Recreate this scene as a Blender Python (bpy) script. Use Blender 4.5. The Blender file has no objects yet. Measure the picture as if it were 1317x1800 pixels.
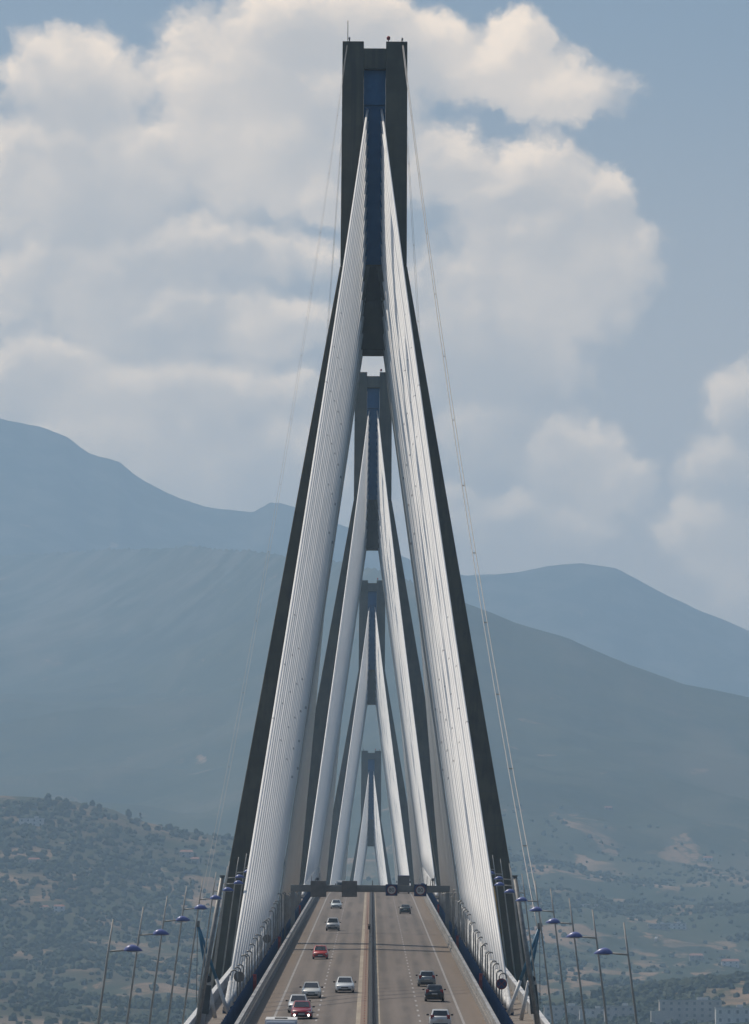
import bpy, math, random
import numpy as np
from mathutils import Vector, Matrix, Euler
random.seed(7)
rng = np.random.default_rng(7)
S = bpy.context.scene
COL = S.collection
R = math.radians

# ------------------------------------------------------------------ camera
F_PX, PW, PH = 10600.0, 1317.0, 1800.0          # focal length in photo pixels, photo size
PITCH, YAW, ROLL = 0.0917, -0.00020, 0.0064
CAMX = 0.16
cam_d = bpy.data.cameras.new('camera')
cam_d.sensor_fit = 'HORIZONTAL'
cam_d.sensor_width = 36.0
cam_d.lens = 36.0 * F_PX / PW
cam_d.clip_start, cam_d.clip_end = 1.0, 60000.0
cam = bpy.data.objects.new('camera', cam_d)
COL.objects.link(cam)
CAM_M = (Matrix.Rotation(YAW, 4, 'Z') @ Matrix.Rotation(math.pi/2 + PITCH, 4, 'X') @ Matrix.Rotation(ROLL, 4, 'Z'))
cam.matrix_world = Matrix.Translation((CAMX, 0, 0)) @ CAM_M
S.camera = cam

# ------------------------------------------------------------------ light and sky
LIGHT = Vector((0.55, -0.36, -1.0)).normalized()     # the way sunlight travels
sun_d = bpy.data.lights.new('sun', 'SUN')
sun_d.energy, sun_d.angle, sun_d.color = 3.0, R(0.53), (1.0, 0.915, 0.80)
sun = bpy.data.objects.new('sun', sun_d)
sun.rotation_euler = LIGHT.to_track_quat('-Z', 'Y').to_euler()
COL.objects.link(sun)
SUN_ELEV = math.asin(-LIGHT.z)
SUN_AZ = math.atan2(-LIGHT.x, -LIGHT.y)             # clockwise from +Y
S.view_settings.view_transform = 'Standard'
S.view_settings.look = 'None'
S.view_settings.gamma = 1.0
S.view_settings.exposure = 0.17
try:
    S.cycles.use_denoising = True
    S.cycles.denoiser = 'OPENIMAGEDENOISE'
except Exception:
    pass
S.cycles.max_bounces = 5
S.cycles.diffuse_bounces = 3
S.cycles.volume_bounces = 3
S.cycles.caustics_reflective = False
S.cycles.caustics_refractive = False


class Nd:
    """Tiny helper to write node trees as arithmetic."""
    def __init__(self, tree):
        self.t = tree
    def new(self, kind, **kw):
        n = self.t.nodes.new(kind)
        for k, v in kw.items():
            setattr(n, k, v)
        return n
    def put(self, sock, v):
        if hasattr(v, 'is_output'):
            self.t.links.new(v, sock)
        else:
            sock.default_value = v
    def math(self, op, a, b=None, c=None, clamp=False):
        n = self.new('ShaderNodeMath', operation=op)
        n.use_clamp = clamp
        for i, v in enumerate((a, b, c)):
            if v is not None:
                self.put(n.inputs[i], v)
        return n.outputs[0]
    def vec(self, op, a, b=None, c=None):
        n = self.new('ShaderNodeVectorMath', operation=op)
        for i, v in enumerate((a, b, c)):
            if v is not None:
                self.put(n.inputs[i], v)
        return n.outputs['Value' if op in ('LENGTH', 'DISTANCE', 'DOT_PRODUCT') else 'Vector']
    def noise(self, vec, scale, detail=3.0, rough=0.55, dist=0.0, dims='3D', color=False):
        n = self.new('ShaderNodeTexNoise', noise_dimensions=dims)
        self.put(n.inputs['Vector'], vec)
        n.inputs['Scale'].default_value = scale
        n.inputs['Detail'].default_value = detail
        n.inputs['Roughness'].default_value = rough
        n.inputs['Distortion'].default_value = dist
        return n.outputs['Color' if color else 'Fac']
    def ramp(self, v, lo, hi, smooth=True):
        n = self.new('ShaderNodeMapRange')
        n.interpolation_type = 'SMOOTHSTEP' if smooth else 'LINEAR'
        self.put(n.inputs['Value'], v)
        self.put(n.inputs['From Min'], lo)
        self.put(n.inputs['From Max'], hi)
        return n.outputs['Result']
    def mix(self, fac, a, b):
        n = self.new('ShaderNodeMix', data_type='RGBA')
        self.put(n.inputs['Factor'], fac)
        self.put(n.inputs[6], a if hasattr(a, 'is_output') else (*a, 1.0))
        self.put(n.inputs[7], b if hasattr(b, 'is_output') else (*b, 1.0))
        return n.outputs[2]


SKY_K = 0.066
world = bpy.data.worlds.new('World')
S.world = world
world.use_nodes = True
wt = world.node_tree
wt.nodes.clear()
w = Nd(wt)
sky = w.new('ShaderNodeTexSky', sky_type='NISHITA')
sky.sun_disc = False
sky.sun_elevation = SUN_ELEV
sky.sun_rotation = SUN_AZ
sky.air_density, sky.dust_density, sky.ozone_density = 1.0, 2.5, 1.5
tc = w.new('ShaderNodeTexCoord')
sep = w.new('ShaderNodeSeparateXYZ')
wt.links.new(tc.outputs['Generated'], sep.inputs[0])
ymax = w.math('MAXIMUM', sep.outputs['Y'], 0.02)
# direction of the cloud in thousandths of a radian east of the bridge axis and above the horizon
ang = w.new('ShaderNodeCombineXYZ')
w.put(ang.inputs['X'], w.math('MULTIPLY', w.math('DIVIDE', sep.outputs['X'], ymax), 10.6))
w.put(ang.inputs['Y'], w.math('MULTIPLY', w.math('DIVIDE', sep.outputs['Z'], ymax), 10.6))
ang = ang.outputs[0]
# cumulus heaps: photo-like angular positions, (centre east, centre height, half width, half height)
HEAPS = [(115, 135, 150, 105), (395, 115, 165, 140), (500, 20, 150, 90), (700, 70, 150, 95), (905, 62, 75, 70),
         (965, 150, 160, 62), (830, 115, 260, 80, 0.12), (560, 140, 200, 130, 0.12), (130, 300, 230, 170), (420, 250, 230, 150), (640, 190, 110, 130),
         (330, 440, 270, 66), (555, 335, 85, 55), (450, 565, 180, 66), (250, 680, 420, 70), (430, 835, 220, 88),
         (942, 292, 96, 88), (840, 325, 110, 52), (1060, 345, 80, 75), (960, 450, 200, 190), (1118, 395, 36, 50),
         (765, 280, 120, 80), (845, 750, 125, 95), (975, 795, 140, 86), (1065, 835, 100, 68),
         (1310, 715, 84, 100), (1290, 830, 105, 100), (1250, 930, 115, 90), (1330, 930, 130, 170),
         (820, 590, 320, 220, 0.2), (300, 560, 300, 110, 0.15), (130, 480, 240, 170, 0.2), (250, 770, 330, 140, 0.1), (420, 800, 230, 120, 0.05), (80, 650, 200, 110, 0.1), (600, 30, 170, 90, 0.1),
         (900, 900, 320, 110, 0.35)]


def heap_field(coords):
    out = None
    for cx, cy, rx, ry, *weak in HEAPS:
        X, Y = (cx - 652) / 1000.0, (1872 - cy) / 1000.0
        sx, sy = 1000.0 / rx, 1000.0 / ry
        v = w.vec('MULTIPLY_ADD', coords, (sx, sy, 0.0), (-X * sx, -Y * sy, 0.0))
        d = w.vec('LENGTH', v)
        if weak:
            d = w.math('ADD', d, weak[0])
        if out is None:
            out = d
        else:
            out = w.math('SMOOTH_MIN', out, d, 0.18)
    return out


warp1 = w.noise(ang, 6.0, 2.0, 0.5, color=True)
warp2 = w.noise(ang, 24.0, 4.0, 0.6, color=True)
wv = w.vec('MULTIPLY_ADD', w.vec('SUBTRACT', warp1, (0.5, 0.5, 0.5)), (0.085, 0.075, 0.0), ang)
wv = w.vec('MULTIPLY_ADD', w.vec('SUBTRACT', warp2, (0.5, 0.5, 0.5)), (0.05, 0.05, 0.0), wv)
warp3 = w.noise(ang, 75.0, 3.0, 0.6, color=True)
wv = w.vec('MULTIPLY_ADD', w.vec('SUBTRACT', warp3, (0.5, 0.5, 0.5)), (0.020, 0.020, 0.0), wv)
puff = w.noise(wv, 13.0, 7.0, 0.58)


def cloud_density(f, p):
    return w.math('SUBTRACT', w.math('SUBTRACT', 1.0, f), w.math('MULTIPLY', w.math('SUBTRACT', p, 0.5), -0.8))


dens = cloud_density(heap_field(wv), puff)
alpha = w.ramp(dens, -0.12, 0.36)
# how much cloud lies towards the sun (up and to the left) decides how bright a billow is
lit_off = w.vec('ADD', wv, (-0.018, 0.034, 0.0))
dens2 = cloud_density(heap_field(lit_off), w.noise(lit_off, 13.0, 5.0, 0.56))
rim = w.ramp(w.math('SUBTRACT', dens, dens2), -0.16, 0.52)
thin = w.ramp(dens2, 0.60, -0.05)
broad = w.noise(ang, 3.2, 3.0, 0.5)
litness = w.math('ADD', w.math('MULTIPLY', rim, w.math('ADD', 0.22, w.math('MULTIPLY', thin, 0.52))),
                 w.math('MULTIPLY', w.ramp(broad, 0.36, 0.64), 0.42), clamp=True)
CLOUD_SHADE, CLOUD_LIT = (0.92, 0.76, 0.60), (1.95, 1.48, 1.00)
ccol = w.mix(litness, CLOUD_SHADE, CLOUD_LIT)
skyc = w.new('ShaderNodeMix', data_type='RGBA', blend_type='MULTIPLY')
skyc.inputs['Factor'].default_value = 1.0
wt.links.new(sky.outputs[0], skyc.inputs[6])
skyc.inputs[7].default_value = (SKY_K, SKY_K, SKY_K, 1)
ahead = w.ramp(sep.outputs['Y'], 0.55, 0.8)
alpha = w.math('MULTIPLY', alpha, ahead)
sep2 = w.new('ShaderNodeSeparateXYZ')
wt.links.new(ang, sep2.inputs[0])
veil = w.math('MULTIPLY', w.ramp(sep2.outputs['Y'], 2.0, 0.75), w.math('MULTIPLY', ahead, 0.78))
hazy = w.mix(veil, skyc.outputs[2], (1.08, 0.86, 0.66))
fin = w.mix(w.math('MULTIPLY', alpha, 0.92), hazy, ccol)
bg = w.new('ShaderNodeBackground')
wt.links.new(fin, bg.inputs['Color'])
bg.inputs['Strength'].default_value = 1.0
wo = w.new('ShaderNodeOutputWorld')
wt.links.new(bg.outputs[0], wo.inputs['Surface'])
try:
    world.cycles.sampling_method = 'MANUAL'
    world.cycles.sample_map_resolution = 512
except Exception:
    pass


# ------------------------------------------------------------------ helpers
def at(px, py, d):
    """Point seen at photo pixel (px, py), d metres ahead."""
    v = CAM_M.to_3x3() @ Vector(((px - PW/2) / F_PX, (PH/2 - py) / F_PX, -1.0))
    return Vector((CAMX, 0, 0)) + v * (d / v.y)


class MB:
    def __init__(self):
        self.v, self.f, self.mi, self.sm = [], [], [], []
    def add(self, vs, fs, mi=0, smooth=False):
        o = len(self.v)
        self.v += [tuple(p) for p in vs]
        for f in fs:
            self.f.append(tuple(i + o for i in f))
            self.mi.append(mi)
            self.sm.append(smooth)
        return self
    def box(self, c, s, mi=0, rot=None, taper=1.0):
        hx, hy, hz = s[0]/2, s[1]/2, s[2]/2
        vs = []
        for z, k in ((-hz, 1.0), (hz, taper)):
            for x, y in ((-hx, -hy), (hx, -hy), (hx, hy), (-hx, hy)):
                p = Vector((x*k, y*k, z))
                if rot is not None:
                    p = rot @ p
                vs.append(p + Vector(c))
        return self.add(vs, [(3, 2, 1, 0), (4, 5, 6, 7), (0, 1, 5, 4), (1, 2, 6, 5), (2, 3, 7, 6), (3, 0, 4, 7)], mi)
    def hexa(self, lo, hi, mi=0):
        """Prism between two quads of four points each, same winding (seen from above counter-clockwise)."""
        return self.add(list(lo) + list(hi), [(3, 2, 1, 0), (4, 5, 6, 7), (0, 1, 5, 4), (1, 2, 6, 5), (2, 3, 7, 6), (3, 0, 4, 7)], mi)
    def tube(self, pts, r, n=8, mi=0, smooth=True, cap=True):
        pts = [Vector(p) for p in pts]
        rs = r if isinstance(r, (list, tuple)) else [r]*len(pts)
        vs, fs = [], []
        for i, p in enumerate(pts):
            a = pts[max(i-1, 0)]
            b = pts[min(i+1, len(pts)-1)]
            t = (b - a).normalized()
            u = t.cross(Vector((0, 0, 1)) if abs(t.z) < 0.95 else Vector((1, 0, 0))).normalized()
            q = t.cross(u)
            for k in range(n):
                an = 2*math.pi*k/n
                vs.append(p + (u*math.cos(an) + q*math.sin(an))*rs[i])
        for i in range(len(pts)-1):
            for k in range(n):
                k2 = (k+1) % n
                fs.append((i*n+k, i*n+k2, (i+1)*n+k2, (i+1)*n+k))
        self.add(vs, fs, mi, smooth)
        if cap:
            o = len(self.v) - len(vs)
            self.f.append(tuple(o+k for k in range(n))[::-1]); self.mi.append(mi); self.sm.append(False)
            e = o + (len(pts)-1)*n
            self.f.append(tuple(e+k for k in range(n))); self.mi.append(mi); self.sm.append(False)
        return self
    def lathe(self, prof, n=16, c=(0, 0, 0), mi=0, sx=1.0, sy=1.0):
        vs, fs = [], []
        for r, z in prof:
            for k in range(n):
                a = 2*math.pi*k/n
                vs.append((c[0]+r*sx*math.cos(a), c[1]+r*sy*math.sin(a), c[2]+z))
        for i in range(len(prof)-1):
            for k in range(n):
                k2 = (k+1) % n
                fs.append((i*n+k, i*n+k2, (i+1)*n+k2, (i+1)*n+k))
        fs.append(tuple(range(n))[::-1])
        fs.append(tuple((len(prof)-1)*n+k for k in range(n)))
        return self.add(vs, fs, mi, True)
    def sweep(self, ds, section, mi=0, closed=True):
        """Extrude a cross-section [(x, dz)] along the deck's vertical profile."""
        n = len(section)
        vs, fs = [], []
        for d in ds:
            z = deck_z(d)
            for x, dz in section:
                vs.append((x, d, z + dz))
        m = n if closed else n-1
        for i in range(len(ds)-1):
            for k in range(m):
                k2 = (k+1) % n
                fs.append((i*n+k, (i+1)*n+k, (i+1)*n+k2, i*n+k2))
        if closed:
            fs.append(tuple(range(n)))
            fs.append(tuple((len(ds)-1)*n+k for k in range(n))[::-1])
        return self.add(vs, fs, mi)
    def build(self, name, mats, parent=None, bevel=0.0, loc=None, rot=None):
        me = bpy.data.meshes.new(name)
        me.from_pydata(self.v, [], self.f)
        if not isinstance(mats, (list, tuple)):
            mats = [mats]
        for m in mats:
            me.materials.append(m)
        me.polygons.foreach_set('material_index', self.mi)
        me.polygons.foreach_set('use_smooth', self.sm)
        me.update()
        o = bpy.data.objects.new(name, me)
        COL.objects.link(o)
        if parent is not None:
            o.parent = parent
        if loc is not None:
            o.location = loc
        if rot is not None:
            o.rotation_euler = rot
        if bevel:
            b = o.modifiers.new('bevel', 'BEVEL')
            b.width, b.segments, b.limit_method, b.angle_limit = bevel, 3, 'ANGLE', R(28)
        return o


def tag(o, label, cat=None, group=None, kind=None):
    if label:
        o['label'] = label
    if cat:
        o['category'] = cat
    if group:
        o['group'] = group
    if kind:
        o['kind'] = kind
    return o


def empty(name, loc=(0, 0, 0), rz=0.0):
    o = bpy.data.objects.new(name, None)
    o.empty_display_size = 1.0
    o.location = loc
    o.rotation_euler = (0, 0, rz)
    COL.objects.link(o)
    return o


def copy_tree(o, parent=None):
    c = o.copy()
    COL.objects.link(c)
    if parent is not None:
        c.parent = parent
    for ch in list(o.children):
        copy_tree(ch, c)
    return c


ORD = ['nearest', 'second', 'third', 'fourth', 'fifth', 'sixth', 'seventh', 'eighth', 'ninth', 'tenth', 'eleventh', 'twelfth',
       'thirteenth', 'fourteenth', 'fifteenth', 'sixteenth', 'seventeenth', 'eighteenth', 'nineteenth', 'twentieth', 'twenty-first']

# ------------------------------------------------------------------ materials
def mat(name, col, rough=0.6, metal=0.0, var=0.0, scale=1.0, bump=0.0, col2=None, lo=0.35, hi=0.65, detail=4.0, coat=0.0, stretch=None, spec=0.5, scale2=None):
    m = bpy.data.materials.new(name)
    m.use_nodes = True
    t = m.node_tree
    n = Nd(t)
    b = t.nodes['Principled BSDF']
    b.inputs['Roughness'].default_value = rough
    b.inputs['Metallic'].default_value = metal
    b.inputs['Coat Weight'].default_value = coat
    b.inputs['Specular IOR Level'].default_value = spec
    b.inputs['Base Color'].default_value = (*col, 1)
    if col2 is not None:
        pos = n.new('ShaderNodeTexCoord').outputs['Object']
        if stretch:
            pos = n.vec('MULTIPLY', pos, stretch)
        f = n.noise(pos, scale, detail, 0.6)
        if scale2:
            f = n.math('ADD', n.math('MULTIPLY', f, 0.6), n.math('MULTIPLY', n.noise(pos, scale2, 4.0, 0.6), 0.4))
        t.links.new(n.mix(n.ramp(f, lo, hi), col, col2), b.inputs['Base Color'])
        if bump:
            bp = n.new('ShaderNodeBump')
            bp.inputs['Strength'].default_value = bump
            bp.inputs['Distance'].default_value = 0.05
            t.links.new(f, bp.inputs['Height'])
            t.links.new(bp.outputs[0], b.inputs['Normal'])
    return m


def emit(name, col, k):
    m = bpy.data.materials.new(name)
    m.use_nodes = True
    b = m.node_tree.nodes['Principled BSDF']
    b.inputs['Base Color'].default_value = (*col, 1)
    b.inputs['Emission Color'].default_value = (*col, 1)
    b.inputs['Emission Strength'].default_value = k
    return m


def concrete_mat():
    m = bpy.data.materials.new('pylon_concrete')
    m.use_nodes = True
    t = m.node_tree
    n = Nd(t)
    b = t.nodes['Principled BSDF']
    b.inputs['Roughness'].default_value = 0.85
    pos = n.new('ShaderNodeNewGeometry').outputs['Position']
    f = n.noise(pos, 0.25, 5.0, 0.6)
    s = n.noise(n.vec('MULTIPLY', pos, (1.4, 1.4, 0.06)), 1.0, 3.0, 0.6)
    c = n.mix(n.ramp(f, 0.3, 0.7), (0.096, 0.082, 0.054), (0.145, 0.122, 0.080))
    c = n.mix(n.math('MULTIPLY', n.ramp(s, 0.45, 0.72), 0.6), c, (0.062, 0.058, 0.045))
    # pour joints every 4 m
    sepn = n.new('ShaderNodeSeparateXYZ')
    t.links.new(pos, sepn.inputs[0])
    fr = n.math('FRACT', n.math('DIVIDE', sepn.outputs['Z'], 4.1))
    j = n.ramp(n.math('ABSOLUTE', n.math('SUBTRACT', fr, 0.5)), 0.485, 0.495)
    c = n.mix(n.math('MULTIPLY', j, 0.5), c, (0.09, 0.09, 0.085))
    t.links.new(c, b.inputs['Base Color'])
    bp = n.new('ShaderNodeBump')
    bp.inputs['Strength'].default_value = 0.3
    bp.inputs['Distance'].default_value = 0.08
    t.links.new(f, bp.inputs['Height'])
    t.links.new(bp.outputs[0], b.inputs['Normal'])
    return m


def road_mat():
    m = bpy.data.materials.new('asphalt')
    m.use_nodes = True
    t = m.node_tree
    n = Nd(t)
    b = t.nodes['Principled BSDF']
    b.inputs['Roughness'].default_value = 0.82
    pos = n.new('ShaderNodeNewGeometry').outputs['Position']
    sp = n.new('ShaderNodeSeparateXYZ')
    t.links.new(pos, sp.inputs[0])
    ax = n.math('ABSOLUTE', sp.outputs['X'])
    long_ = n.noise(n.vec('MULTIPLY', pos, (1.1, 0.012, 0.0)), 1.0, 4.0, 0.6)
    blot = n.noise(n.vec('MULTIPLY', pos, (0.35, 0.02, 0.0)), 1.0, 3.0, 0.55)
    fine = n.noise(pos, 2.2, 4.0, 0.7)
    c = n.mix(n.ramp(long_, 0.25, 0.75), (0.124, 0.100, 0.080), (0.182, 0.148, 0.120))
    c = n.mix(n.math('MULTIPLY', n.ramp(fine, 0.35, 0.7), 0.35), c, (0.198, 0.163, 0.134))
    # wheel tracks of the two lanes, polished darker
    for cx in (1.55, 3.25, 5.05, 6.75):
        g = n.ramp(n.math('ABSOLUTE', n.math('SUBTRACT', ax, cx)), 0.65, 0.1)
        c = n.mix(n.math('MULTIPLY', g, n.ramp(blot, 0.3, 0.7)), c, (0.093, 0.078, 0.064))
    # ochre dusty hard shoulder and centre strip
    sh = n.ramp(n.math('ADD', ax, n.math('MULTIPLY', n.math('SUBTRACT', blot, 0.5), 0.5)), 7.7, 8.2)
    c = n.mix(n.math('MULTIPLY', sh, 0.8), c, n.mix(long_, (0.150, 0.112, 0.080), (0.205, 0.158, 0.115)))
    ce = n.ramp(ax, 0.75, 0.62)
    c = n.mix(ce, c, n.mix(long_, (0.20, 0.135, 0.10), (0.27, 0.19, 0.145)))
    # transverse pour seams
    fr = n.math('FRACT', n.math('DIVIDE', n.math('ADD', sp.outputs['Y'], n.math('MULTIPLY', blot, 1.5)), 6.0))
    se = n.ramp(n.math('ABSOLUTE', n.math('SUBTRACT', fr, 0.5)), 0.46, 0.49)
    c = n.mix(n.math('MULTIPLY', se, 0.22), c, (0.07, 0.06, 0.055))
    t.links.new(c, b.inputs['Base Color'])
    return m


M = {
    'concrete': concrete_mat(),
    'asphalt': road_mat(),
    'core': mat('blue_steel_core', (0.014, 0.105, 0.25), 0.6, 0.0, col2=(0.020, 0.13, 0.30), scale=0.7),
    'cable': mat('white_cable_sheath', (0.82, 0.80, 0.76), 0.5, col2=(0.76, 0.745, 0.71), scale=0.15),
    'sleeve': mat('white_sleeve', (0.66, 0.65, 0.62), 0.5, col2=(0.48, 0.47, 0.44), scale=2.0),
    'clamp': mat('dark_clamp', (0.10, 0.10, 0.10), 0.6),
    'galv': mat('galvanised_steel', (0.30, 0.295, 0.28), 0.5, 0.4, col2=(0.22, 0.215, 0.20), scale=3.0),
    'lampgrey': mat('lamp_post_paint', (0.52, 0.49, 0.44), 0.5, 0.0, col2=(0.42, 0.395, 0.355), scale=1.5),
    'violet': mat('violet_lamp_shell', (0.145, 0.18, 0.40), 0.3, 0.0, coat=0.4, col2=(0.12, 0.15, 0.34), scale=4.0),
    'lens': mat('lamp_lens', (0.5, 0.5, 0.5), 0.2),
    'deck': mat('deck_concrete', (0.27, 0.25, 0.225), 0.85, col2=(0.20, 0.18, 0.16), scale=0.4, detail=6.0),
    'walk': mat('service_walk', (0.25, 0.215, 0.18), 0.85, col2=(0.17, 0.14, 0.115), scale=0.6, detail=6.0),
    'parapet': mat('parapet_paint', (0.50, 0.49, 0.47), 0.6, col2=(0.36, 0.35, 0.33), scale=0.5, detail=6.0, stretch=(1, 0.15, 1)),
    'white': mat('white_paint', (0.72, 0.71, 0.68), 0.5, col2=(0.55, 0.54, 0.52), scale=1.0),
    'barrier': mat('steel_barrier', (0.40, 0.39, 0.365), 0.5, 0.3, col2=(0.28, 0.265, 0.245), scale=0.8, detail=6.0, stretch=(1, 0.2, 1)),
    'barrier_dark': mat('barrier_post', (0.10, 0.10, 0.095), 0.7),
    'bluefence': mat('blue_fence_paint', (0.014, 0.058, 0.14), 0.5, col2=(0.02, 0.075, 0.18), scale=0.5),
    'teal': mat('teal_strut_paint', (0.035, 0.145, 0.235), 0.45, col2=(0.05, 0.185, 0.29), scale=0.8),
    'median': mat('median_barrier', (0.030, 0.032, 0.032), 0.8, 0.0, col2=(0.02, 0.022, 0.022), scale=0.6),
    'mark': mat('road_paint', (0.34, 0.32, 0.295), 0.7, col2=(0.24, 0.22, 0.20), scale=1.2, detail=6.0),
    'dash': mat('dash_paint', (0.42, 0.40, 0.375), 0.7, col2=(0.30, 0.285, 0.265), scale=1.2, detail=6.0),
    'yellow': mat('cream_paint', (0.40, 0.335, 0.24), 0.7, col2=(0.30, 0.245, 0.18), scale=0.8, detail=6.0, stretch=(1, 0.15, 1)),
    'red': mat('red_paint', (0.36, 0.028, 0.025), 0.5, col2=(0.26, 0.02, 0.02), scale=2.0),
    'stud': mat('red_reflector', (0.42, 0.07, 0.05), 0.4),
    'ochre': mat('ochre_paint', (0.30, 0.19, 0.03), 0.6, col2=(0.22, 0.13, 0.02), scale=1.0),
    'signblue': mat('sign_blue', (0.012, 0.025, 0.10), 0.5),
    'signback': mat('sign_back_grey', (0.19, 0.165, 0.145), 0.7, col2=(0.15, 0.13, 0.115), scale=1.5),
    'signface': mat('sign_face', (0.55, 0.52, 0.50), 0.5),
    'signblack': mat('sign_black', (0.02, 0.02, 0.02), 0.5),
    'gantry': mat('gantry_steel', (0.25, 0.245, 0.225), 0.6, 0.0, col2=(0.20, 0.195, 0.18), scale=0.6),
    'cabinet': mat('dark_cabinet', (0.075, 0.08, 0.078), 0.6, col2=(0.055, 0.06, 0.058), scale=1.5),
    'black': mat('black_plastic', (0.02, 0.02, 0.022), 0.6),
    'tyre': mat('tyre_rubber', (0.02, 0.02, 0.02), 0.85),
    'rim': mat('wheel_rim', (0.45, 0.45, 0.46), 0.35, 0.8),
    'glass': mat('car_glass', (0.012, 0.016, 0.020), 0.07, 0.0, coat=0.5, spec=0.8),
    'lampglass': mat('headlight_glass', (0.55, 0.57, 0.58), 0.12, 0.2, coat=0.6),
    'tail': mat('tail_light_red', (0.30, 0.015, 0.015), 0.25, coat=0.5),
    'plate': mat('number_plate', (0.55, 0.55, 0.52), 0.5),
    'lit': emit('lit_headlight', (1.0, 0.95, 0.88), 6.0),
    'wire': mat('steel_wire', (0.42, 0.40, 0.37), 0.5, 0.2),
    'plaster': mat('pale_plaster', (0.66, 0.62, 0.57), 0.85, col2=(0.55, 0.52, 0.48), scale=0.15),
    'cream': mat('cream_plaster', (0.42, 0.37, 0.30), 0.85, col2=(0.34, 0.30, 0.245), scale=0.15),
    'greywall': mat('grey_wall', (0.52, 0.46, 0.40), 0.85, col2=(0.42, 0.37, 0.32), scale=0.12),
    'tileroof': mat('tile_roof', (0.30, 0.135, 0.085), 0.85, col2=(0.22, 0.10, 0.065), scale=0.6),
    'sheet': mat('sheet_roof', (0.48, 0.47, 0.45), 0.5, col2=(0.38, 0.37, 0.35), scale=0.4),
    'window': mat('window_glass', (0.16, 0.155, 0.15), 0.4),
    'mirror': mat('glint_metal', (0.9, 0.85, 0.75), 0.06, 1.0),  # polished metal of the mirror added for the sun glint
    'bark': mat('tree_bark', (0.09, 0.065, 0.045), 0.9, col2=(0.06, 0.045, 0.03), scale=2.0),
}


def leaf_mat():
    m = bpy.data.materials.new('foliage')
    m.use_nodes = True
    t = m.node_tree
    n = Nd(t)
    b = t.nodes['Principled BSDF']
    b.inputs['Roughness'].default_value = 0.9
    b.inputs['Specular IOR Level'].default_value = 0.1
    pos = n.new('ShaderNodeNewGeometry').outputs['Position']
    a = n.noise(pos, 0.05, 3.0, 0.6)
    g = n.noise(pos, 0.9, 2.0, 0.6)
    c = n.mix(n.ramp(a, 0.32, 0.68), (0.032, 0.045, 0.024), (0.066, 0.072, 0.038))
    c = n.mix(n.math('MULTIPLY', n.ramp(g, 0.45, 0.75), 0.5), c, (0.10, 0.115, 0.055))
    t.links.new(c, b.inputs['Base Color'])
    return m


def terrain_mat():
    m = bpy.data.materials.new('hillside')
    m.use_nodes = True
    t = m.node_tree
    n = Nd(t)
    b = t.nodes['Principled BSDF']
    b.inputs['Roughness'].default_value = 0.95
    b.inputs['Specular IOR Level'].default_value = 0.05
    pos = n.new('ShaderNodeNewGeometry').outputs['Position']
    sp = n.new('ShaderNodeSeparateXYZ')
    t.links.new(pos, sp.inputs[0])
    big = n.noise(pos, 0.0016, 4.0, 0.6)
    mid = n.noise(pos, 0.009, 5.0, 0.62)
    fin = n.noise(pos, 0.07, 4.0, 0.65)
    c = n.mix(n.ramp(mid, 0.32, 0.68), (0.032, 0.046, 0.025), (0.066, 0.074, 0.040))
    c = n.mix(n.math('MULTIPLY', n.ramp(fin, 0.42, 0.72), 0.5), c, (0.090, 0.088, 0.052))
    # bare fields and cuttings on the low slopes
    west = n.math('MULTIPLY', n.ramp(sp.outputs['X'], -60.0, -200.0), n.ramp(sp.outputs['Y'], 6000.0, 5500.0))
    dry = n.noise(n.vec('MULTIPLY', pos, (0.013, 0.0065, 0.02)), 1.0, 6.0, 0.62, 0.4)
    low = n.ramp(sp.outputs['Z'], 420.0, 180.0)
    thr = n.math('SUBTRACT', 0.64, n.math('ADD', n.math('MULTIPLY', low, 0.115), n.math('MULTIPLY', west, 0.015)))
    bare = n.ramp(dry, thr, n.math('ADD', thr, 0.05))
    bare = n.math('MULTIPLY', bare, n.ramp(fin, 0.25, 0.5))
    tint = n.noise(pos, 0.011, 2.0, 0.5)
    c = n.mix(n.math('MULTIPLY', bare, n.math('MULTIPLY', n.ramp(tint, 0.30, 0.62), 0.85)), c, n.mix(fin, (0.24, 0.150, 0.092), (0.40, 0.27, 0.175)))
    far = n.math('MULTIPLY', n.ramp(sp.outputs['Y'], 5200.0, 7500.0), 0.42)
    bands = n.noise(n.vec('MULTIPLY', pos, (0.0034, 0.0012, 0.003)), 1.0, 5.0, 0.62, 0.5)
    c = n.mix(n.math('MULTIPLY', far, n.ramp(bands, 0.50, 0.66)), c, (0.150, 0.128, 0.088))
    c = n.mix(n.math('MULTIPLY', far, n.ramp(bands, 0.48, 0.34)), c, (0.018, 0.028, 0.018))
    olive = n.math('MULTIPLY', west, n.ramp(n.noise(pos, 0.012, 5.0, 0.62), 0.36, 0.62))
    c = n.mix(n.math('MULTIPLY', olive, 0.6), c, (0.095, 0.072, 0.043))
    shore = n.math('MULTIPLY', n.ramp(sp.outputs['X'], -172.0, -184.0), n.ramp(sp.outputs['Y'], 3500.0, 3440.0))
    c = n.mix(n.math('MULTIPLY', shore, 0.6), c, (0.25, 0.19, 0.14))
    # rocky crown of the high ridges
    rock = n.math('MULTIPLY', n.ramp(sp.outputs['Z'], 650.0, 1000.0), n.ramp(mid, 0.45, 0.62))
    c = n.mix(n.math('MULTIPLY', rock, 0.35), c, (0.20, 0.185, 0.165))
    t.links.new(c, b.inputs['Base Color'])
    return m


M['leaf'] = leaf_mat()
M['terrain'] = terrain_mat()

# ------------------------------------------------------------------ the deck's vertical profile
D1, SPAN = 735.0, 560.0
MID = D1 + 1.5 * SPAN
GRADE, DC, Z1 = 0.0447, 1060.0, 14.7
KC = GRADE / (MID - DC)


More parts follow.
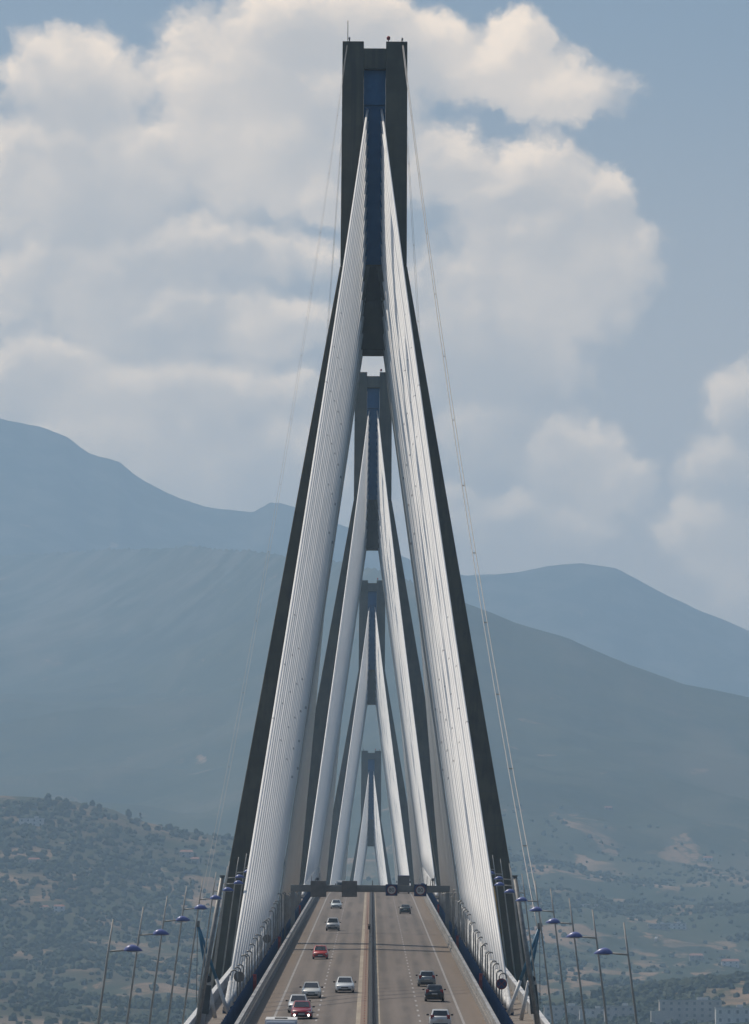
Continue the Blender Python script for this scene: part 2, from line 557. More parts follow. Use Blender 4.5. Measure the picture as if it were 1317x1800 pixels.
def deck_z(d):
    if d > MID:
        d = 2*MID - d
    z = Z1 + GRADE*(d - D1)
    if d > DC:
        z -= 0.5*KC*(d - DC)**2
    if d < 380:
        z += 0.00002*(380 - d)**2
    return z


def frange(a, b, s):
    n = max(1, int(round((b - a)/s)))
    return [a + (b - a)*i/n for i in range(n+1)]


DS = frange(-60, 3020, 11)

# ------------------------------------------------------------------ terrain, water
def px_u(x):
    return (x - 652.0) / F_PX


def vnoise(x, y, seed):
    xi, yi = np.floor(x).astype(np.int64), np.floor(y).astype(np.int64)
    fx, fy = x - xi, y - yi
    fx, fy = fx*fx*(3-2*fx), fy*fy*(3-2*fy)
    def h(a, b):
        k = (a*374761393 + b*668265263 + seed*1442695041) & 0xFFFFFFFF
        k = ((k ^ (k >> 13)) * 1274126177) & 0xFFFFFFFF
        return ((k ^ (k >> 16)) & 0xFFFF) / 65535.0
    return (h(xi, yi)*(1-fx) + h(xi+1, yi)*fx)*(1-fy) + (h(xi, yi+1)*(1-fx) + h(xi+1, yi+1)*fx)*fy


def fbm(x, y, s, octs=5, seed=1, gain=0.5):
    r, a = 0.0, 1.0
    for i in range(octs):
        r = r + a*(vnoise(x/s, y/s, seed+i) - 0.5)
        s, a = s/2.03, a*gain
    return r


RIDGE = {
    'A': (5600.0, 3900.0, [(-3000, 1560), (-1200, 1450), (-600, 1418), (-200, 1404), (0, 1402), (60, 1404), (130, 1411), (200, 1426), (230, 1440), (300, 1457), (410, 1477),
                           (520, 1520), (650, 1600), (800, 1690), (1000, 1790), (1400, 1850), (4000, 1860)]),
    'B': (9500.0, 3250.0, [(-3000, 1240), (-600, 1040), (0, 978), (180, 962), (330, 958), (430, 964), (520, 977), (607, 990), (655, 995), (712, 1011), (820, 1058), (900, 1090),
                           (1000, 1118), (1100, 1160), (1200, 1195), (1317, 1217), (1700, 1250), (4000, 1500)]),
    'C': (17500.0, 10500.0, [(-4000, 1150), (-600, 720), (-100, 715), (0, 733), (60, 746), (110, 765), (150, 795), (205, 811), (232, 836), (250, 848), (290, 868), (330, 880), (380, 892),
                            (440, 897), (470, 882), (490, 883), (520, 893), (607, 928), (655, 955), (706, 978), (760, 1002), (820, 1012), (900, 1004), (960, 993), (1020, 988),
                            (1080, 998), (1130, 1025), (1170, 1045), (1240, 1075), (1317, 1105), (1600, 1180), (4000, 1400)]),
}


def terrain_z(u, d):
    """Height of the land at angle u (x/d) and distance d, both numpy arrays."""
    x = u*d
    z = np.full(np.broadcast(u, d).shape, -60.0)
    zs = np.clip((d - 2950.0)/350.0, 0, 1)
    flat = -44.0 + 55.0*zs*zs*(3-2*zs)
    z = np.maximum(z, flat)
    n_big = fbm(x, d, 900.0, 5, 11)
    n_mid = fbm(x, d, 210.0, 4, 31)
    for key, (D, d0, pts) in RIDGE.items():
        eu = np.interp(u, [px_u(p[0]) for p in pts], [(1872.0 - p[1])/F_PX for p in pts])
        Dl = D * np.ones_like(u)
        if key == 'B':
            sm_ = np.clip((-u + 0.008)/0.095, 0, 1)**0.7
            Dl = Dl + 6200.0*sm_*sm_*(3-2*sm_)
        t = (d - d0)/(Dl - d0)
        tc_ = np.clip(t, 0, 1)
        if key == 'A':
            g = tc_**0.95
        elif key == 'B':
            g = (0.46*tc_ + 0.54*tc_**2)*(1 - sm_) + sm_*tc_**0.72
        else:
            g = 0.5*tc_ + 0.5*tc_**1.6
        e0 = 0.0035 if key != 'C' else 0.0
        zz = d*(e0 + (eu - e0)*g) - np.where(t < 0, 80.0, 0.0)
        over = np.clip(t - 1.0, 0, None)*(Dl - d0)
        zz = np.where(t > 1, Dl*eu - 0.16*over - 0.00004*over**2, zz)
        damp = np.clip(1.0 - np.abs(tc_ - 0.5)*2.0, 0.0, 1.0)
        damp = 0.06 + 0.94*np.sqrt(damp)
        amp = {'A': 26.0, 'B': 75.0, 'C': 150.0}[key]
        if key != 'A':
            gul = np.abs(fbm(x + 0.25*d, d*0.35, 620.0, 4, 131)) - 0.22
            zz = zz + damp*amp*1.3*gul
        zz = zz + damp*(amp*n_big + amp*0.35*n_mid)
        z = np.maximum(z, zz)
    wob = fbm(x, d, 60.0, 3, 51)
    return z + wob*np.clip((d - 3200)/2000.0, 0, 3.0)*1.2


ud = np.concatenate([-np.geomspace(0.95, 0.075, 46)[:-1], np.linspace(-0.075, 0.075, 420), np.geomspace(0.075, 0.95, 46)[1:]])
dd = np.concatenate([np.linspace(2850, 5900, 260)[:-1], np.geomspace(5900, 21500, 290), [5600.5, 9500.0, 17500.0]])
dd = np.sort(dd)
UU, DDm = np.meshgrid(ud, dd)
ZZ = terrain_z(UU, DDm)
nu, nd = len(ud), len(dd)
verts = np.stack([UU*DDm, DDm, ZZ], -1).reshape(-1, 3)
ii = (np.arange(nd-1)[:, None]*nu + np.arange(nu-1)[None, :]).reshape(-1)
quads = np.stack([ii, ii+1, ii+nu+1, ii+nu], -1)


def np_mesh(name, verts, faces, mats, smooth=True):
    me = bpy.data.meshes.new(name)
    nv, nf, k = len(verts), len(faces), faces.shape[1]
    me.vertices.add(nv)
    me.vertices.foreach_set('co', np.ascontiguousarray(verts, np.float32).ravel())
    me.loops.add(nf*k)
    me.loops.foreach_set('vertex_index', np.ascontiguousarray(faces, np.int32).ravel())
    me.polygons.add(nf)
    me.polygons.foreach_set('loop_start', np.arange(0, nf*k, k, dtype=np.int32))
    me.polygons.foreach_set('use_smooth', np.full(nf, smooth))
    me.update(calc_edges=True)
    for m_ in mats:
        me.materials.append(m_)
    o = bpy.data.objects.new(name, me)
    COL.objects.link(o)
    return o


hills = np_mesh('hills', verts, quads, [M['terrain']])
tag(hills, 'wooded hills and hazy mountain ridges beyond the strait', kind='structure')


def land_at(px, py):
    """Where the sight line through a photo pixel meets the land: (point, distance)."""
    d = np.linspace(3050, 14500, 3000)
    v = CAM_M.to_3x3() @ Vector(((px - PW/2)/F_PX, (PH/2 - py)/F_PX, -1.0))
    u, e = v.x/v.y, v.z/v.y
    hit = np.nonzero(terrain_z(np.full_like(d, u), d) > e*d)[0]
    k = d[hit[0]] if len(hit) else 6000.0
    return Vector((u*k, k, float(terrain_z(np.array([u]), np.array([k]))[0])))


wm = bpy.data.materials.new('sea_water')
wm.use_nodes = True
wn = Nd(wm.node_tree)
wb = wm.node_tree.nodes['Principled BSDF']
wb.inputs['Base Color'].default_value = (0.02, 0.055, 0.075, 1)
wb.inputs['Roughness'].default_value = 0.18
bp = wn.new('ShaderNodeBump')
bp.inputs['Strength'].default_value = 0.5
wm.node_tree.links.new(wn.noise(wn.new('ShaderNodeNewGeometry').outputs['Position'], 0.12, 5.0, 0.6), bp.inputs['Height'])
wm.node_tree.links.new(bp.outputs[0], wb.inputs['Normal'])
water = MB().add([(-20800, -400, -38), (20800, -400, -38), (20800, 21800, -38), (-20800, 21800, -38)], [(0, 1, 2, 3)]).build('water', wm)
tag(water, 'blue water of the strait under the bridge', kind='structure')

# ------------------------------------------------------------------ woodland on the near slopes
ico_v, ico_f = None, None


def icosphere(sub):
    t = (1 + 5**0.5)/2
    v = [(-1, t, 0), (1, t, 0), (-1, -t, 0), (1, -t, 0), (0, -1, t), (0, 1, t), (0, -1, -t), (0, 1, -t), (t, 0, -1), (t, 0, 1), (-t, 0, -1), (-t, 0, 1)]
    f = [(0, 11, 5), (0, 5, 1), (0, 1, 7), (0, 7, 10), (0, 10, 11), (1, 5, 9), (5, 11, 4), (11, 10, 2), (10, 7, 6), (7, 1, 8), (3, 9, 4), (3, 4, 2), (3, 2, 6), (3, 6, 8), (3, 8, 9),
         (4, 9, 5), (2, 4, 11), (6, 2, 10), (8, 6, 7), (9, 8, 1)]
    v = [np.array(p)/np.linalg.norm(p) for p in v]
    for _ in range(sub):
        cache, nf = {}, []
        def mid(a, b):
            k = (min(a, b), max(a, b))
            if k not in cache:
                m_ = v[a] + v[b]
                v.append(m_/np.linalg.norm(m_))
                cache[k] = len(v)-1
            return cache[k]
        for a, b, c in f:
            x, y, z = mid(a, b), mid(b, c), mid(c, a)
            nf += [(a, x, z), (b, y, x), (c, z, y), (x, y, z)]
        f = nf
    return np.array(v), np.array(f)


IV, IF = icosphere(1)
N_TRY = 90000
tu = rng.uniform(-0.082, 0.082, N_TRY)
td = 3320 + (7900-3320)*rng.uniform(0, 1, N_TRY)**0.8
tx = tu*td
grove = fbm(tx, td, 260.0, 4, 71) + 0.5*fbm(tx, td, 60.0, 2, 91)
keep = rng.uniform(0, 1, N_TRY) < np.clip(0.40 + 1.7*grove, 0.05, 0.95)*np.clip((np.where(tu > 0.01, 7700.0, 6600.0) - td)/1700.0, 0, 1)*np.where((tu < -0.008) & (td < 5750), 0.60, 1.0)
tu, td, tx, grove = tu[keep][:34000], td[keep][:34000], tx[keep][:34000], grove[keep][:34000]
tz = terrain_z(tu, td)
nt = len(tu)
rad = rng.uniform(0.9, 3.0, nt)**1.05*(1 + 0.5*np.clip(grove, 0, 1))
hgt = rad*rng.uniform(0.6, 1.15, nt)
jit = rng.uniform(0.62, 1.28, (nt, len(IV), 1))
tv = IV[None]*jit*np.stack([rad, rad, hgt], -1)[:, None, :] + np.stack([tx, td, tz + hgt*0.55], -1)[:, None, :]
tf = IF[None] + (np.arange(nt)*len(IV))[:, None, None]
wood = np_mesh('woodland', tv.reshape(-1, 3), tf.reshape(-1, 3), [M['leaf']], smooth=False)
tag(wood, 'scattered olive and pine woodland covering the far hillsides', 'woodland', kind='stuff')

# single trees standing out on the ridge of the near hill
def far_tree(px, py, h, wd, label, slim=False):
    p = land_at(px, py)
    t = empty('tree', (p.x, p.y, p.z - 0.5))
    tag(t, label, 'tree', 'trees along the crest of the near left hill')
    MB().tube([(0, 0, 0), (0.1, 0, h*0.45), (0, 0, h*0.8)], [0.35, 0.25, 0.08], 7).build('trunk', M['bark'], t)
    vs, fs, o = [], [], 0
    for k in range(26):
        a, q = rng.uniform(0, 6.28), rng.uniform(0, 1)
        zz = h*(0.14 + 0.80*q)
        rr = wd*(0.75*(1-q) + 0.15 if slim else math.sqrt(max(0.05, 1-(2*q-0.9)**2))*0.6)*rng.uniform(0.3, 1)
        c = np.array([rr*math.cos(a), rr*math.sin(a), zz])
        s = wd*rng.uniform(0.22, 0.42)*(0.7 if slim else 1)
        vs.append(IV*rng.uniform(0.6, 1.3, (len(IV), 1))*s + c)
        fs.append(IF + o)
        o += len(IV)
    cr = np_mesh('crown', np.concatenate(vs), np.concatenate(fs), [M['leaf']], smooth=False)
    cr.parent = t


far_tree(226, 1441, 9.5, 4.2, 'broad dark pine on the near hill crest, left one of a pair')
far_tree(247, 1446, 10, 2.6, 'slim dark cypress on the hill crest, right one of the pair', True)
far_tree(85, 1407, 6, 4.2, 'round bushy tree on the flat top of the left hill')
far_tree(163, 1417, 5, 3.6, 'low round tree where the left hill crest starts to fall', False)
far_tree(300, 1459, 5.5, 4.0, 'wide tree on the falling hill crest halfway to the pylon')
far_tree(345, 1466, 5, 3.4, 'small tree on the lower hill crest close to the pylon')

# ------------------------------------------------------------------ buildings on the far shore
def building(px, py, size, label, wall, roof='flat', name='house', rz=0.0, floors=1, cat='house', wing=None, group='houses on the far hillside'):
    p = land_at(px, py)
    wx, wy, wz = size
    t = empty(name, (p.x, p.y + wy/2, p.z - 1.0), rz)
    tag(t, label, cat, group)
    b = MB().box((0, 0, wz/2), (wx, wy, wz))
    if wing:
        b.box((wing[0], wing[3], wing[2]/2), (wing[1], wy*0.7, wing[2]))
    b.build('wall', M[wall], t)
    if roof == 'gable':
        r = MB()
        e = 0.5
        hz = wz + min(wx, wy)*0.22
        r.add([(-wx/2-e, -wy/2-e, wz), (wx/2+e, -wy/2-e, wz), (wx/2+e, wy/2+e, wz), (-wx/2-e, wy/2+e, wz), (-wx/2+1, 0, hz), (wx/2-1, 0, hz)],
              [(0, 1, 5, 4), (2, 3, 4, 5), (1, 2, 5), (3, 0, 4), (3, 2, 1, 0)])
        r.build('roof', M['tileroof'], t)
    else:
        r = MB().box((0, 0, wz + 0.25), (wx + 0.8, wy + 0.8, 0.5))
        if roof == 'flat':
            r.box((wx*0.2, 0, wz + 1.3), (wx*0.18, wy*0.3, 1.6))
        r.build('roof', M['sheet'], t)
    n = max(2, int(wx/4.5))
    for k in range(floors):
        for i in range(n):
            x = -wx/2 + wx*(i+0.5)/n
            z = (k + 0.55)*wz/floors
            MB().box((x, -wy/2 - 0.03, z), (min(1.5, wx/n*0.45), 0.16, wz/floors*0.42)).build('window', M['window'], t)
    return t


building(55, 1452, (22, 12, 7.5), 'long pale flat-roofed building just under the left hill top', 'plaster', floors=2, name='apartment_house', cat='building')
building(78, 1604, (7, 7, 5.0), 'small white house low on the left slope, left of the twin houses', 'plaster', 'gable')
building(104, 1604, (9, 7, 5.5), 'small white house low on the left slope, right of the twin houses', 'plaster', 'gable', floors=2)
building(328, 1508, (12, 9, 6.0), 'cream house near the top of the pale clearing left of the pylon', 'cream', 'gable', floors=2)
building(343, 1518, (8, 8, 5.0), 'smaller cream house below the one at the clearing top', 'cream', 'gable')
building(60, 1520, (10, 8, 5.0), 'low house beside the ochre clearing at the left edge', 'cream', 'gable')
building(1030, 1594, (26, 10, 3.2), 'long low white greenhouse shed right of the steel wire', 'plaster', 'sheet', name='greenhouse', cat='greenhouse')
building(1158, 1634, (20, 12, 6.0), 'cream flat-roofed block among trees on the right slope', 'cream', floors=2, name='apartment_house', cat='building')
building(1186, 1634, (24, 12, 6.5), 'pale flat-roofed block right of the cream one on the right slope', 'plaster', floors=2, name='apartment_house', cat='building')
building(1225, 1690, (13, 9, 6.0), 'red-roofed house on the lower right slope', 'cream', 'gable', floors=2)
building(1285, 1700, (16, 10, 6.0), 'wide red-roofed house near the right picture edge', 'plaster', 'gable', floors=2)
building(1245, 1514, (12, 9, 5.0), 'white house in the pale clearing high on the right slope', 'plaster', 'gable')
building(1070, 1424, (10, 8, 4.0), 'small farm house beside the large ochre field', 'cream', 'gable')
T = 'town blocks along the far shore'
building(992, 1798, (24, 12, 10.5), 'grey long block on the shore right behind the lamp posts', 'greywall', floors=3, name='apartment_block', cat='building', group=T)
building(1043, 1798, (16, 12, 9.0), 'pale shore block left of the outermost right lamp post', 'plaster', floors=2, name='apartment_block', cat='building', group=T)
building(1090, 1799, (18, 12, 11.0), 'tall grey shore block just left of the outermost right lamp post', 'greywall', floors=3, name='apartment_block', cat='building', group=T)
building(1215, 1799, (36, 14, 14.0), 'large stepped grey building at the bottom right shore', 'greywall', floors=4, name='apartment_block', cat='building', wing=(-15, 16, 8.0, -3), group=T)
building(1290, 1799, (20, 12, 9.5), 'low pale building in the bottom right corner', 'plaster', floors=2, name='apartment_block', cat='building', group=T)

# mirror and stand added on the far slope, turned to flash the sun
gp = land_at(1153, 1656)
to_cam = (Vector((CAMX, 0, 0)) - gp).normalized()
half = (to_cam - LIGHT).normalized()
g_root = empty('glint_mirror', gp)
tag(g_root, 'added mirror disc turned to flash sunlight on the right slope', 'skylight')
q = half.to_track_quat('Z', 'Y').to_matrix()
MB().lathe([(0.0, -0.05), (1.0, -0.05), (1.0, 0.0), (0.001, 0.0)], 12).build('pane', M['mirror'], g_root, loc=(0, -4, 3.4), rot=q.to_euler())
MB().box((0, 0, 0), (3.2, 3.2, 0.2)).build('frame', M['greywall'], g_root, loc=Vector((0, -4, 3.4)) - half*0.3, rot=q.to_euler())
MB().box((0, -3.5, 1.0), (3.0, 3.0, 3.0)).build('wall', M['greywall'], g_root)

# ------------------------------------------------------------------ bridge deck and road
girder = MB().sweep(DS, [(-13.6, -0.05), (-13.6, -0.6), (-10.2, -2.4), (10.2, -2.4), (13.6, -0.6), (13.6, -0.05), (9.7, -0.18), (0, -0.02), (-9.7, -0.18)])
girder = girder.build('bridge_deck', M['deck'])
tag(girder, 'grey concrete deck of the cable-stayed bridge rising to its crest', 'bridge deck')
for s in (-1, 1):
    sec = [(s*10.35, -0.02), (s*13.45, -0.02)] if s < 0 else [(s*13.45, -0.02), (s*10.35, -0.02)]
    MB().sweep(DS, sec[::-1], closed=False).build('service_walkway', M['walk'], girder)
    a, b = (12.95, 13.62)
    sec = [(s*13.42, -0.10), (s*13.42, 0.95), (s*13.66, 0.95), (s*13.66, -0.35)]
    pp = MB().sweep(DS, sec if s > 0 else sec[::-1]).build('parapet', M['parapet'], girder)
    sec = [(s*13.34, 0.953), (s*13.34, 1.06), (s*13.74, 1.06), (s*13.74, 0.953)]
    MB().sweep(DS, sec if s > 0 else sec[::-1]).build('coping', M['white'], pp)


def crown_z(x):
    return -0.019*abs(x)


road = MB().sweep(DS, [(-9.62, crown_z(9.62)+0.02), (-4.8, crown_z(4.8)+0.02), (0.0, 0.02), (4.8, crown_z(4.8)+0.02), (9.62, crown_z(9.62)+0.02)][::-1], closed=False)
road = road.build('road', M['asphalt'])
tag(road, 'worn grey asphalt carriageway with ochre shoulders', kind='structure')


def strip(x0, x1, d0, d1, dz=0.026):
    m_ = MB()
    m_.sweep(frange(d0, d1, 11), [(x0, crown_z(x0)+dz), (x1, crown_z(x1)+dz)][::-1], closed=False)
    return m_


for s in (-1, 1):
    a, b = sorted((s*7.62, s*7.82))
    strip(a, b, 60, 2500).build('edge_line', M['mark'], road)
    a, b = sorted((s*0.62, s*0.98))
    strip(a, b, 60, 2500).build('cream_centre_line', M['yellow'], road)
    m_ = MB()
    for k in range(0, 150):
        d = 320 + 12.0*k
        if d > 1600:
            break
        a, b = sorted((s*4.12, s*4.28))
        vs = [(a, d, deck_z(d)+crown_z(a)+0.026), (b, d, deck_z(d)+crown_z(b)+0.026), (b, d+3.6, deck_z(d+3.6)+crown_z(b)+0.026), (a, d+3.6, deck_z(d+3.6)+crown_z(a)+0.026)]
        m_.add(vs, [(0, 1, 2, 3)])
    m_.build('lane_dash', M['dash'], road)
m_ = MB()
for k in range(120):
    d = 330 + 6.0*k
    m_.box((-0.30, d, deck_z(d)+0.045), (0.10, 0.14, 0.05))
m_.build('red_road_studs', M['stud'], road)

# median barrier
med = MB().sweep(frange(60, 2400, 11), [(0.0, 0.03), (0.04, 0.88), (0.10, 0.92), (0.30, 0.92), (0.36, 0.88), (0.40, 0.02)])
med = med.build('median_barrier', M['median'])
tag(med, 'dark steel barrier running along the middle of the road', 'barrier')
m_ = MB()
m_.sweep(frange(60, 2400, 11), [(-0.06, 0.55), (-0.06, 0.70), (0.0, 0.70), (0.0, 0.55)])
m_.build('guard_rail', M['median'], med)

# steel side barriers: posts carrying three rails on the left, a wide box rail on the right
for s, lab in ((-1, 'grey steel side barrier with triple rails on the left of the road'), (1, 'grey steel side barrier with pale rails on the right of the road')):
    root = empty('side_barrier', (0, 0, 0))
    tag(root, lab, 'barrier')
    def sx(sec):
        return sec if s > 0 else [(-x, z) for x, z in sec][::-1]
    MB().sweep(DS, sx([(9.55, -0.16), (9.58, 0.24), (9.98, 0.28), (10.30, -0.10)])).build('plinth', M['deck'], root)
    for z0 in (0.42, 0.72):
        MB().sweep(DS, sx([(9.66, z0), (9.66, z0+0.17), (9.80, z0+0.17), (9.80, z0)])).build('rail', M['barrier'], root)
    MB().sweep(DS, sx([(9.62, 1.02), (9.62, 1.16), (9.92, 1.16), (9.92, 1.02)])).build('top_rail', M['barrier'], root)
    m_ = MB()
    for d in frange(300, 1250, 2.5):
        m_.box((s*9.86, d, deck_z(d)+0.60), (0.10, 0.14, 0.92))
    m_.build('barrier_posts', M['barrier_dark'], root)['kind'] = 'stuff'

# dark blue fence between barrier and stays
for s, lab in ((-1, 'dark blue panel fence behind the left side barrier'), (1, 'dark blue panel fence behind the right side barrier')):
    root = empty('safety_fence', (0, 0, 0))
    tag(root, lab, 'fence')
    sec = [(10.62, -0.05), (10.62, 1.45), (10.70, 1.45), (10.70, -0.05)]
    MB().sweep(DS, sec if s > 0 else [(-x, z) for x, z in sec][::-1]).build('fence_panel', M['bluefence'], root)
    m_ = MB()
    for d in frange(300, 1250, 4.0):
        m_.box((s*10.60, d, deck_z(d)+0.80), (0.12, 0.12, 1.75))
    m_.build('fence_posts', M['bluefence'], root)['kind'] = 'stuff'

# ------------------------------------------------------------------ pylons with their stays
N_ST = 19
HEAD = 38.0
CAB_X0, CAB_X1 = 0.86, 11.75


def pylon(i, d0, zt, label):
    root = empty('bridge_pylon', (0, d0, zt))       # origin at the top of the head
    tag(root, label, 'bridge pylon', 'concrete pylons of the bridge')
    zd = deck_z(d0) - zt
    W2 = 3.98
    # head: two concrete walls, a cross beam, a lower web
    h = MB()
    for s in (-1, 1):
        xa, xb = sorted((s*1.36, s*W2))
        xa2, xb2 = sorted((s*1.36, s*(W2+0.08)))
        h.hexa([(xa2, -W2, -27.7), (xb2, -W2, -27.7), (xb2, W2, -27.7), (xa2, W2, -27.7)],
               [(xa, -W2, 0), (xb, -W2, 0), (xb, W2, 0), (xa, W2, 0)])
    h.box((0, 0, -2.1), (2.74, 7.8, 2.5))
    h.box((0, 0, -35.0), (2.9, 7.2, 6.0))
    h.box((0, 0, -30.0), (2.7, 6.4, 5.0))
    h.build('head', M['concrete'], root, bevel=0.06)
    c = MB().box((0, 0, -17.8), (2.68, 4.9, 28.9))
    c.box((0, -2.65, -5.6), (2.66, 0.5, 4.2))
    for k in range(N_ST):
        z = -8.3 - k*1.52
        for s in (-1, 1):
            for q_ in (-1, 1):
                c.box((s*0.98, q_*2.62, z - 0.1), (0.62, 0.6, 0.95))
    c.build('anchor_core', M['core'], root)
    # four legs, splayed outwards both ways
    zl0, zl1 = -26.5, zd - 34.0
    lean = 0.172
    wleg = 3.75
    for sx_ in (-1, 1):
        for sy in (-1, 1):
            def ring(z):
                o = W2 + 0.10 + (-27.7 - z)*lean
                xs = sorted((sx_*o, sx_*(o - wleg)))
                ys = sorted((sy*o, sy*(o - wleg)))
                return [(xs[0], ys[0], z), (xs[1], ys[0], z), (xs[1], ys[1], z), (xs[0], ys[1], z)]
            MB().hexa(ring(zl1), ring(-27.8)).build('leg', M['concrete'], root, bevel=0.12)
    # capital and shaft standing in the sea
    ob = W2 + (-27.7 - zl1)*lean
    p = MB()
    p.lathe([(ob*1.05, -38 - zt - 4), (ob*0.8, zl1 - 12), (ob*1.35, zl1 - 2), (ob*1.35, zl1 + 0.3)], 8)
    p.build('pier', M['concrete'], root)
    # masts and lamps on top
    m_ = MB().tube([(-3.35, -2.0, 0), (-3.35, -2.0, 2.9)], 0.05, 6)
    m_.tube([(-3.15, -2.4, 0), (-3.15, -2.4, 0.75)], 0.09, 6).box((-3.15, -2.4, 0.6), (0.22, 0.22, 0.22))
    m_.build('lightning_rod', M['clamp'], root)
    MB().tube([(3.25, -2.4, 0), (3.35, -2.4, 0.7)], 0.09, 6).box((3.36, -2.4, 0.55), (0.2, 0.2, 0.3)).build('wire_bracket', M['clamp'], root)
    MB().lathe([(0.02, 0.0), (0.07, 0.30), (0.22, 0.34), (0.22, 0.66), (0.12, 0.78), (0.01, 0.80)], 10, (1.65, -3.2, 0)).build('warning_lamp', M['red'], root)
    # stays
    rr = random.Random(100 + i)
    for sx_ in (-1, 1):
        for sy in (-1, 1):
            for k in range(N_ST):
                y1 = sy*(232.0 - 12.0*k)
                top = Vector((sx_*(CAB_X0 + 0.012*k), sy*2.85, -8.3 - 1.52*k))
                bot = Vector((sx_*CAB_X1, y1, deck_z(d0 + y1) - zt + 0.75))
                L = (top - bot).length
                sag = L*(0.0045 + (0.0006 if sx_ < 0 else 0.0026)*rr.random())*(0.4 + 0.6*L/230)
                jx = rr.uniform(-0.012, 0.012) if sx_ < 0 else rr.uniform(-0.04, 0.04)
                pts = []
                for q_ in range(13):
                    t_ = q_/12.0
                    p_ = bot.lerp(top, t_)
                    p_.z -= 4*sag*t_*(1-t_)
                    p_.x += jx*4*t_*(1-t_)
                    pts.append(p_)
                cb = MB().tube(pts, 0.15, 7 if i < 2 else 5)
                if i == 0 and sy < 0:
                    for t_ in (0.25, 0.62):
                        f_ = t_ + 0.03*((k*7) % 5)
                        q0 = int(f_*12)
                        c_ = pts[q0].lerp(pts[q0+1], f_*12 - q0)
                        dv = (pts[q0+1] - pts[q0]).normalized()*0.16
                        cb.tube([c_ - dv, c_ + dv], 0.155, 6, mi=1)
                o = cb.build('stay_cable', [M['cable'], M['clamp']], root)
                if i < 2:
                    dv = (pts[1] - pts[0]).normalized()
                    s_ = MB().tube([bot - dv*0.9, bot + dv*0.9, bot + dv*1.0, bot + dv*4.4, bot + dv*4.55], [0.30, 0.27, 0.21, 0.19, 0.14], 9)
                    s_.box(bot - Vector((0, 0, 0.75)), (0.7, 1.1, 0.6), mi=1)
                    s_.build('anchor_sleeve', [M['sleeve'], M['bluefence']], o)
                    if i == 0:
                        # J-shaped damper pipe beside the sleeve
                        e = bot + dv*(4.2 + 1.1*rr.random())
                        bs = Vector((e.x - sx_*0.55, e.y, bot.z - 0.6))
                        tp = Vector((e.x - sx_*0.55, e.y, e.z + 0.45))
                        hk = [bs, tp]
                        for a in (30, 60, 90, 120, 150):
                            hk.append(tp + Vector((sx_*0.3*(1 - math.cos(R(a))), 0, 0.3*math.sin(R(a)))))
                        hk.append(hk[-1] + Vector((sx_*0.05, 0, -0.3)))
                        MB().tube(hk, 0.075, 6).build('damper_pipe', M['galv'], o)
    return root


PY = [(D1, 125.2, 'nearest and largest dark concrete pylon with twin horns, filling the picture height'),
      (D1 + SPAN, 149.0, 'second pylon, its horned head just below the arch of the nearest pylon'),
      (D1 + 2*SPAN, 149.1, 'third pylon, bluish with haze, its head between the second pylon\'s stays'),
      (D1 + 3*SPAN, 125.8, 'farthest and smallest pylon, palest with haze, above the sign gantry')]
for i, (d0, zt, lab) in enumerate(PY):
    pylon(i, d0, zt, lab)

# ochre service ladder fixed to the right leg's inner side, seen past the stays
lad = MB()
for x in (0, 0.45):
    lad.tube([(x, 0, 0), (x - 1.7, 0, 9.5)], 0.08, 6)
for k in range(20):
    t_ = (k + 0.5)/20
    lad.box((0.22 - 1.7*t_, 0, 9.5*t_), (0.45, 0.06, 0.06))
p = at(886, 1700, D1 - 20)
lad = lad.build('service_ladder', M['ochre'], loc=p)
tag(lad, 'ochre service ladder in front of the nearest pylon\'s right leg', 'ladder')

# ------------------------------------------------------------------ lightning wires and their struts
def wires(s, d_base, label_s, label_w, far=False):
    zb = deck_z(d_base)
    base = Vector((s*12.2, d_base, zb))
    top = Vector((s*13.9, d_base - 1.0, zb + 7.6))
    root = empty('wire_strut', base)
    tag(root, label_s, 'strut', 'A-shaped wire struts at the deck edges')
    tl = top - base
    for x, nm in ((-0.95*s, 'leg'), (0.25*s, 'leg')):
        b_ = Vector((x, 0, 0))
        f_ = b_.lerp(tl, 0.42)
        l_ = MB().tube([b_, f_], [0.17, 0.15], 8, mi=0).tube([f_, tl], [0.15, 0.11], 8, mi=1)
        l_.build(nm, [M['white'], M['teal']], root)
    MB().box(tl, (0.34, 0.34, 0.5)).build('wire_clamp', M['galv'], root)
    MB().tube([tl + Vector((0, 0, -0.2)), tl + Vector((0.05*s, 0, -6.4))], 0.03, 6).build('earth_cable', M['clamp'], root)
    a = Vector((s*3.35, D1 - 2.4 if not far else D1 + 2.4, 125.2 + 0.4))
    wr = empty('lightning_wire', top)
    tag(wr, label_w, 'wire', 'lightning protection wires of the nearest pylon')
    offs = (-0.22, 0.22) if s > 0 else (-0.16, 0.16)
    for o_ in offs:
        pts = []
        for q_ in range(41):
            t_ = q_/40
            p_ = top.lerp(a, t_)
            p_.z -= 4*5.0*t_*(1-t_)
            p_.x += o_*(1 - 0.75*t_)
            pts.append(p_ - top)
        MB().tube(pts, (0.04 if s > 0 else 0.013) if not far else 0.016, 6).build('wire_strand', M['wire'], wr)
        if o_ > 0:
            for q_ in range(3, 40, 3):
                c_ = pts[q_] - Vector((o_*(1 - 0.75*q_/40), 0, 0))
                MB().box(c_, (0.40*(1 - 0.7*q_/40) if s > 0 else 0.07, 0.08, 0.09)).build('wire_spacer', M['wire'], wr)


